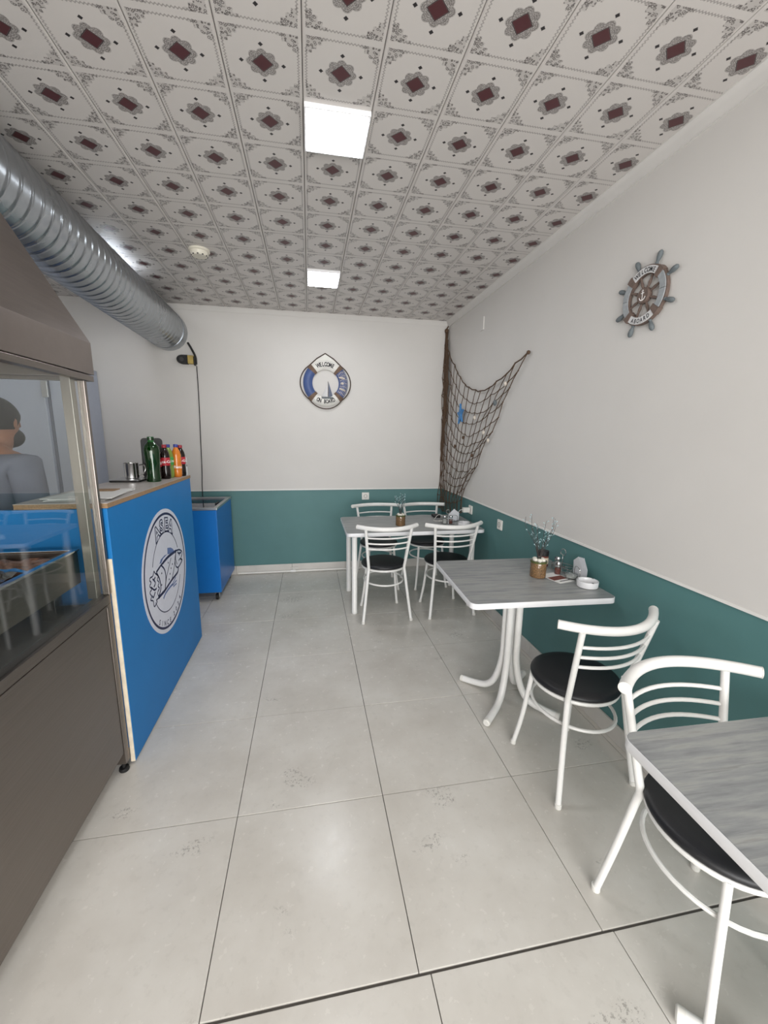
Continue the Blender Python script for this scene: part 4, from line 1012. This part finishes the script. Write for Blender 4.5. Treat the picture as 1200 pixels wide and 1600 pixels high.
jr = thing('spice_jar', 'spice jar with a wide black lid on the square table', 'jar', (1.388, 2.158, Z2))
MB().lathe([(0.0, 0.0), (0.028, 0.0), (0.0305, 0.003), (0.0305, 0.062), (0.027, 0.066)], 24).obj('jar_body', M['spice'], jr)
MB().lathe([(0.0308, 0.018), (0.0312, 0.019), (0.0312, 0.054), (0.0308, 0.055)], 24).obj('jar_label', M['cream'], jr)
MB().lathe([(0.0300, 0.0665), (0.0315, 0.068), (0.0315, 0.094), (0.029, 0.097), (0.0, 0.097)], 24).obj('lid', M['black'], jr)
bw = thing('sugar_bowl', 'small glass sugar bowl with a domed lid beside the ashtray', 'bowl', (1.414, 1.918, Z2))
MB().lathe([(0.0, 0.003), (0.020, 0.0), (0.026, 0.004), (0.034, 0.018), (0.036, 0.028), (0.034, 0.0275), (0.030, 0.015), (0.0, 0.010)], 24).obj('bowl', M['clear'], bw)
MB().lathe([(0.0, 0.011), (0.028, 0.012), (0.031, 0.022), (0.0, 0.024)], 20).obj('sugar', M['salt'], bw)
MB().lathe([(0.036, 0.0285), (0.034, 0.034), (0.018, 0.041), (0.007, 0.043), (0.007, 0.047), (0.010, 0.052), (0.0, 0.056)], 24).obj('lid', M['clear'], bw)
def napkins(label, x, y, z, rot, n=5):
    t = thing('napkin_holder', label, 'napkins', (x, y, z), rot, 'folded paper napkins')
    MB().bbox(-0.045, 0.045, -0.016, 0.016, 0.0, 0.004, 0.001).obj('holder_base', M['steelb'], t)
    for s in (-1, 1): MB().tube(crom([(-0.040, s*0.016, 0.004), (-0.036, s*0.016, 0.05), (0.0, s*0.016, 0.062), (0.036, s*0.016, 0.05), (0.040, s*0.016, 0.004)], 5), 0.0018, 6).obj('holder_wire', M['steelb'], t)
    for k in range(n):
        a = math.radians(-8+k*5); pts = [(-0.062, 0.006), (0.060, 0.006), (0.066, 0.060+0.006*k), (0.0, 0.118), (-0.060, 0.070)]
        MB().prism(pts, -0.0006, 0.0006).xf(Matrix.Translation((0.002*k, -0.010+0.005*k, 0.0)) @ Matrix.Rotation(a*0.4, 4, 'Y') @ Matrix.Rotation(PI/2, 4, 'X')).obj('napkin', M['napkin'], t)
    return t
napkins('folded white napkins standing by the wall on the square table', 1.476, 1.928, Z2, math.radians(75))
cd = thing('menu_card', 'printed paper card lying beside the twig pot on the square table', 'card', (1.345, 1.945, Z2), math.radians(14))
MB().bbox(-0.055, 0.055, -0.075, 0.075, 0.0, 0.0012, 0.0004).obj('card_sheet', M['paper'], cd)
MB().box(-0.050, 0.050, -0.030, 0.020, 0.00125, 0.0016).obj('printed_photo', M['spice'], cd)
MB().box(-0.030, 0.040, -0.055, -0.047, 0.00125, 0.0016).obj('printed_line', M['ink'], cd)
twig_pot('small bark-filled pot of twigs on the far table', 0.790, 3.46, Z3, 9, 0.21, 0.085)
ashtray('white round ashtray on the far table', 1.355, 3.375, Z3, 1.1)
caddy('chrome condiment caddy on the far table', 1.235, 3.47, Z3, math.radians(-15))
shaker('glass salt shaker in the caddy on the far table', 1.208, 3.477, Z3+0.0036, 'salt')
shaker('glass pepper shaker in the caddy on the far table', 1.262, 3.463, Z3+0.0036, 'spice')
napkins('folded white napkins behind the caddy on the far table', 1.322, 3.565, Z3, math.radians(20), 4)
tag(MB().prism(rrect(-0.035, 0.035, -0.05, 0.05, 0.012), 0.0, 0.024, 0.004).obj('black_purse', M['black'], None, (1.225, 3.79, Z3)), 'small black pouch behind the caddy on the far table', 'pouch')

# ------------------------------------------------------------------ man behind the counter
pr = thing('person', 'bearded person in a grey shirt leaning over behind the counter', 'person', (-1.600, 2.24, 0), math.radians(-8))
def skin_mesh(name, verts, edges, radii, mat, parent, root=0, sub=2, extra=None):
    me = bpy.data.meshes.new(name); me.from_pydata(verts, edges, []); me.update()
    o = bpy.data.objects.new(name, me); col.objects.link(o)
    sm_ = o.modifiers.new('skin', 'SKIN'); sm_.use_smooth_shade = True
    for i, r in enumerate(radii):
        d = me.skin_vertices[0].data[i]; d.radius = r if isinstance(r, tuple) else (r, r); d.use_root = (i == root)
    ss = o.modifiers.new('sub', 'SUBSURF'); ss.levels = sub; ss.render_levels = sub
    dg = bpy.context.evaluated_depsgraph_get(); ev = o.evaluated_get(dg); m2 = bpy.data.meshes.new_from_object(ev)
    vs = [v.co[:] for v in m2.vertices]; fs = [tuple(p.vertices) for p in m2.polygons]
    bpy.data.objects.remove(o); bpy.data.meshes.remove(me); bpy.data.meshes.remove(m2)
    mb = MB().add(vs, fs)
    if extra: extra(mb)
    return mb.obj(name, mat, parent, sharp=80)
# joints: local x right, y forward, z up
J = {'pel': (0, 0, 0.93), 'wst': (0, 0.03, 1.08), 'chs': (0, 0.09, 1.26), 'nkb': (0, 0.145, 1.405), 'nk': (0, 0.175, 1.455), 'hd0': (0, 0.215, 1.50), 'hd1': (0, 0.225, 1.575), 'hd2': (0, 0.215, 1.645)}
for s, n in ((-1, 'l'), (1, 'r')):
    J['sh'+n] = (s*0.175, 0.115, 1.365); J['el'+n] = (s*0.215, 0.10, 1.10); J['wr'+n] = (s*0.15, 0.33, 1.02); J['ha'+n] = (s*0.13, 0.39, 1.015)
    J['hp'+n] = (s*0.10, 0.0, 0.88); J['kn'+n] = (s*0.11, 0.03, 0.49); J['an'+n] = (s*0.115, -0.02, 0.09); J['to'+n] = (s*0.125, 0.13, 0.035)
names = list(J); ix = {k: i for i, k in enumerate(names)}
E_ = [('pel', 'wst'), ('wst', 'chs'), ('chs', 'nkb'), ('nkb', 'nk'), ('nk', 'hd0'), ('hd0', 'hd1'), ('hd1', 'hd2')]
for n in 'lr': E_ += [('nkb', 'sh'+n), ('sh'+n, 'el'+n), ('el'+n, 'wr'+n), ('wr'+n, 'ha'+n), ('pel', 'hp'+n), ('hp'+n, 'kn'+n), ('kn'+n, 'an'+n), ('an'+n, 'to'+n)]
RB = {'pel': (0.125, 0.10), 'wst': (0.125, 0.095), 'chs': (0.145, 0.105), 'nkb': (0.075, 0.065), 'nk': 0.056, 'hd0': (0.066, 0.072), 'hd1': (0.078, 0.094), 'hd2': (0.066, 0.080)}
for n in 'lr': RB.update({'sh'+n: 0.056, 'el'+n: 0.040, 'wr'+n: 0.027, 'ha'+n: (0.036, 0.018), 'hp'+n: 0.085, 'kn'+n: 0.056, 'an'+n: 0.040, 'to'+n: 0.034})
def body_extra(mb):
    for s in (-1, 1):   # fingers, thumb, ears
        for k, (dx, ln) in enumerate(((-0.026, 0.062), (-0.009, 0.072), (0.009, 0.068), (0.026, 0.054))):
            b = Vector((s*0.125+dx, 0.415, 1.015)); mb.tube([b, b+Vector((0, ln*0.5, -0.004)), b+Vector((0, ln*0.85, -0.018)), b+Vector((0, ln, -0.030))], [0.009, 0.0085, 0.0075, 0.005], 8)
        b = Vector((s*0.125-s*0.032, 0.375, 1.015)); mb.tube([b, b+Vector((-s*0.022, 0.028, -0.008)), b+Vector((-s*0.028, 0.052, -0.018))], [0.011, 0.0095, 0.006], 8)
        mb.ball((s*0.084, 0.205, 1.575), (0.010, 0.019, 0.032), 10, 8)
    mb.tube([(0, 0.305, 1.600), (0, 0.327, 1.575), (0, 0.328, 1.560), (0, 0.305, 1.555)], [0.009, 0.013, 0.016, 0.010], 8)   # nose
skin_mesh('body', [J[k] for k in names], [(ix[a], ix[b]) for a, b in E_], [RB[k] for k in names], M['skin'], pr, 0, 2, body_extra)
for s in (-1, 1):
    MB().ball((s*0.032, 0.300, 1.592), (0.013, 0.008, 0.009), 10, 6).obj('eye', M['ceramic'], pr); MB().ball((s*0.032, 0.3075, 1.592), (0.006, 0.003, 0.006), 8, 5).obj('pupil', M['ink'], pr)
MB().tube([(-0.025, 0.307, 1.520), (0, 0.314, 1.518), (0.025, 0.307, 1.520)], [0.004, 0.007, 0.004], 8).obj('mouth', M['spice'], pr)
def grow(keys, off, name, m, sub=2, over=None):
    kk = [k for k in names if k in keys]; id_ = {k: i for i, k in enumerate(kk)}; ov = over or {}
    rad = []
    for k in kk:
        r = RB[k]; r = r if isinstance(r, tuple) else (r, r); rad.append((r[0]+off, r[1]+off))
    skin_mesh(name, [ov.get(k, J[k]) for k in kk], [(id_[a], id_[b]) for a, b in E_ if a in id_ and b in id_], rad, M[m], pr, 0, sub)
grow({'pel', 'wst', 'chs', 'nkb', 'shl', 'shr', 'ell', 'elr', 'wrl', 'wrr'}, 0.030, 'shirt', 'shirt', over={'pel': (0, 0, 0.90), 'nkb': (0, 0.14, 1.40), 'wrl': (-0.165, 0.29, 1.034), 'wrr': (0.165, 0.29, 1.034)})
grow({'pel', 'hpl', 'hpr', 'knl', 'knr', 'anl', 'anr'}, 0.020, 'trousers', 'apron', over={'pel': (0, 0, 0.925)})
for s in (-1, 1):
    MB().ball((s*0.122, 0.055, 0.045), (0.052, 0.145, 0.050), 16, 10).obj('shoe', M['black'], pr)
# short hair cap: skull shell above the hairline, and a beard along the jaw
mb = MB(); vs, fs = [], []; n, m = 28, 14
for j in range(m+1):
    t = j/m*1.0
    for i in range(n):
        a = 2*PI*i/n; front = max(0.0, math.sin(a)); lim = 2.1-1.0*front-0.12*abs(math.cos(a))
        ph = t*lim; vs.append((0.093*math.sin(ph)*math.cos(a), 0.204+0.112*math.sin(ph)*math.sin(a)-0.004, 1.585+0.118*math.cos(ph)))
for j in range(m):
    for i in range(n): i2 = (i+1) % n; fs.append((j*n+i, j*n+i2, (j+1)*n+i2, (j+1)*n+i))
mb.add(vs, fs).obj('hair', M['hair'], pr, sharp=80)
mb = MB()
mb.ball((0, 0.258, 1.496), (0.072, 0.064, 0.056), 18, 12).obj('beard', M['hair'], pr, sharp=80)
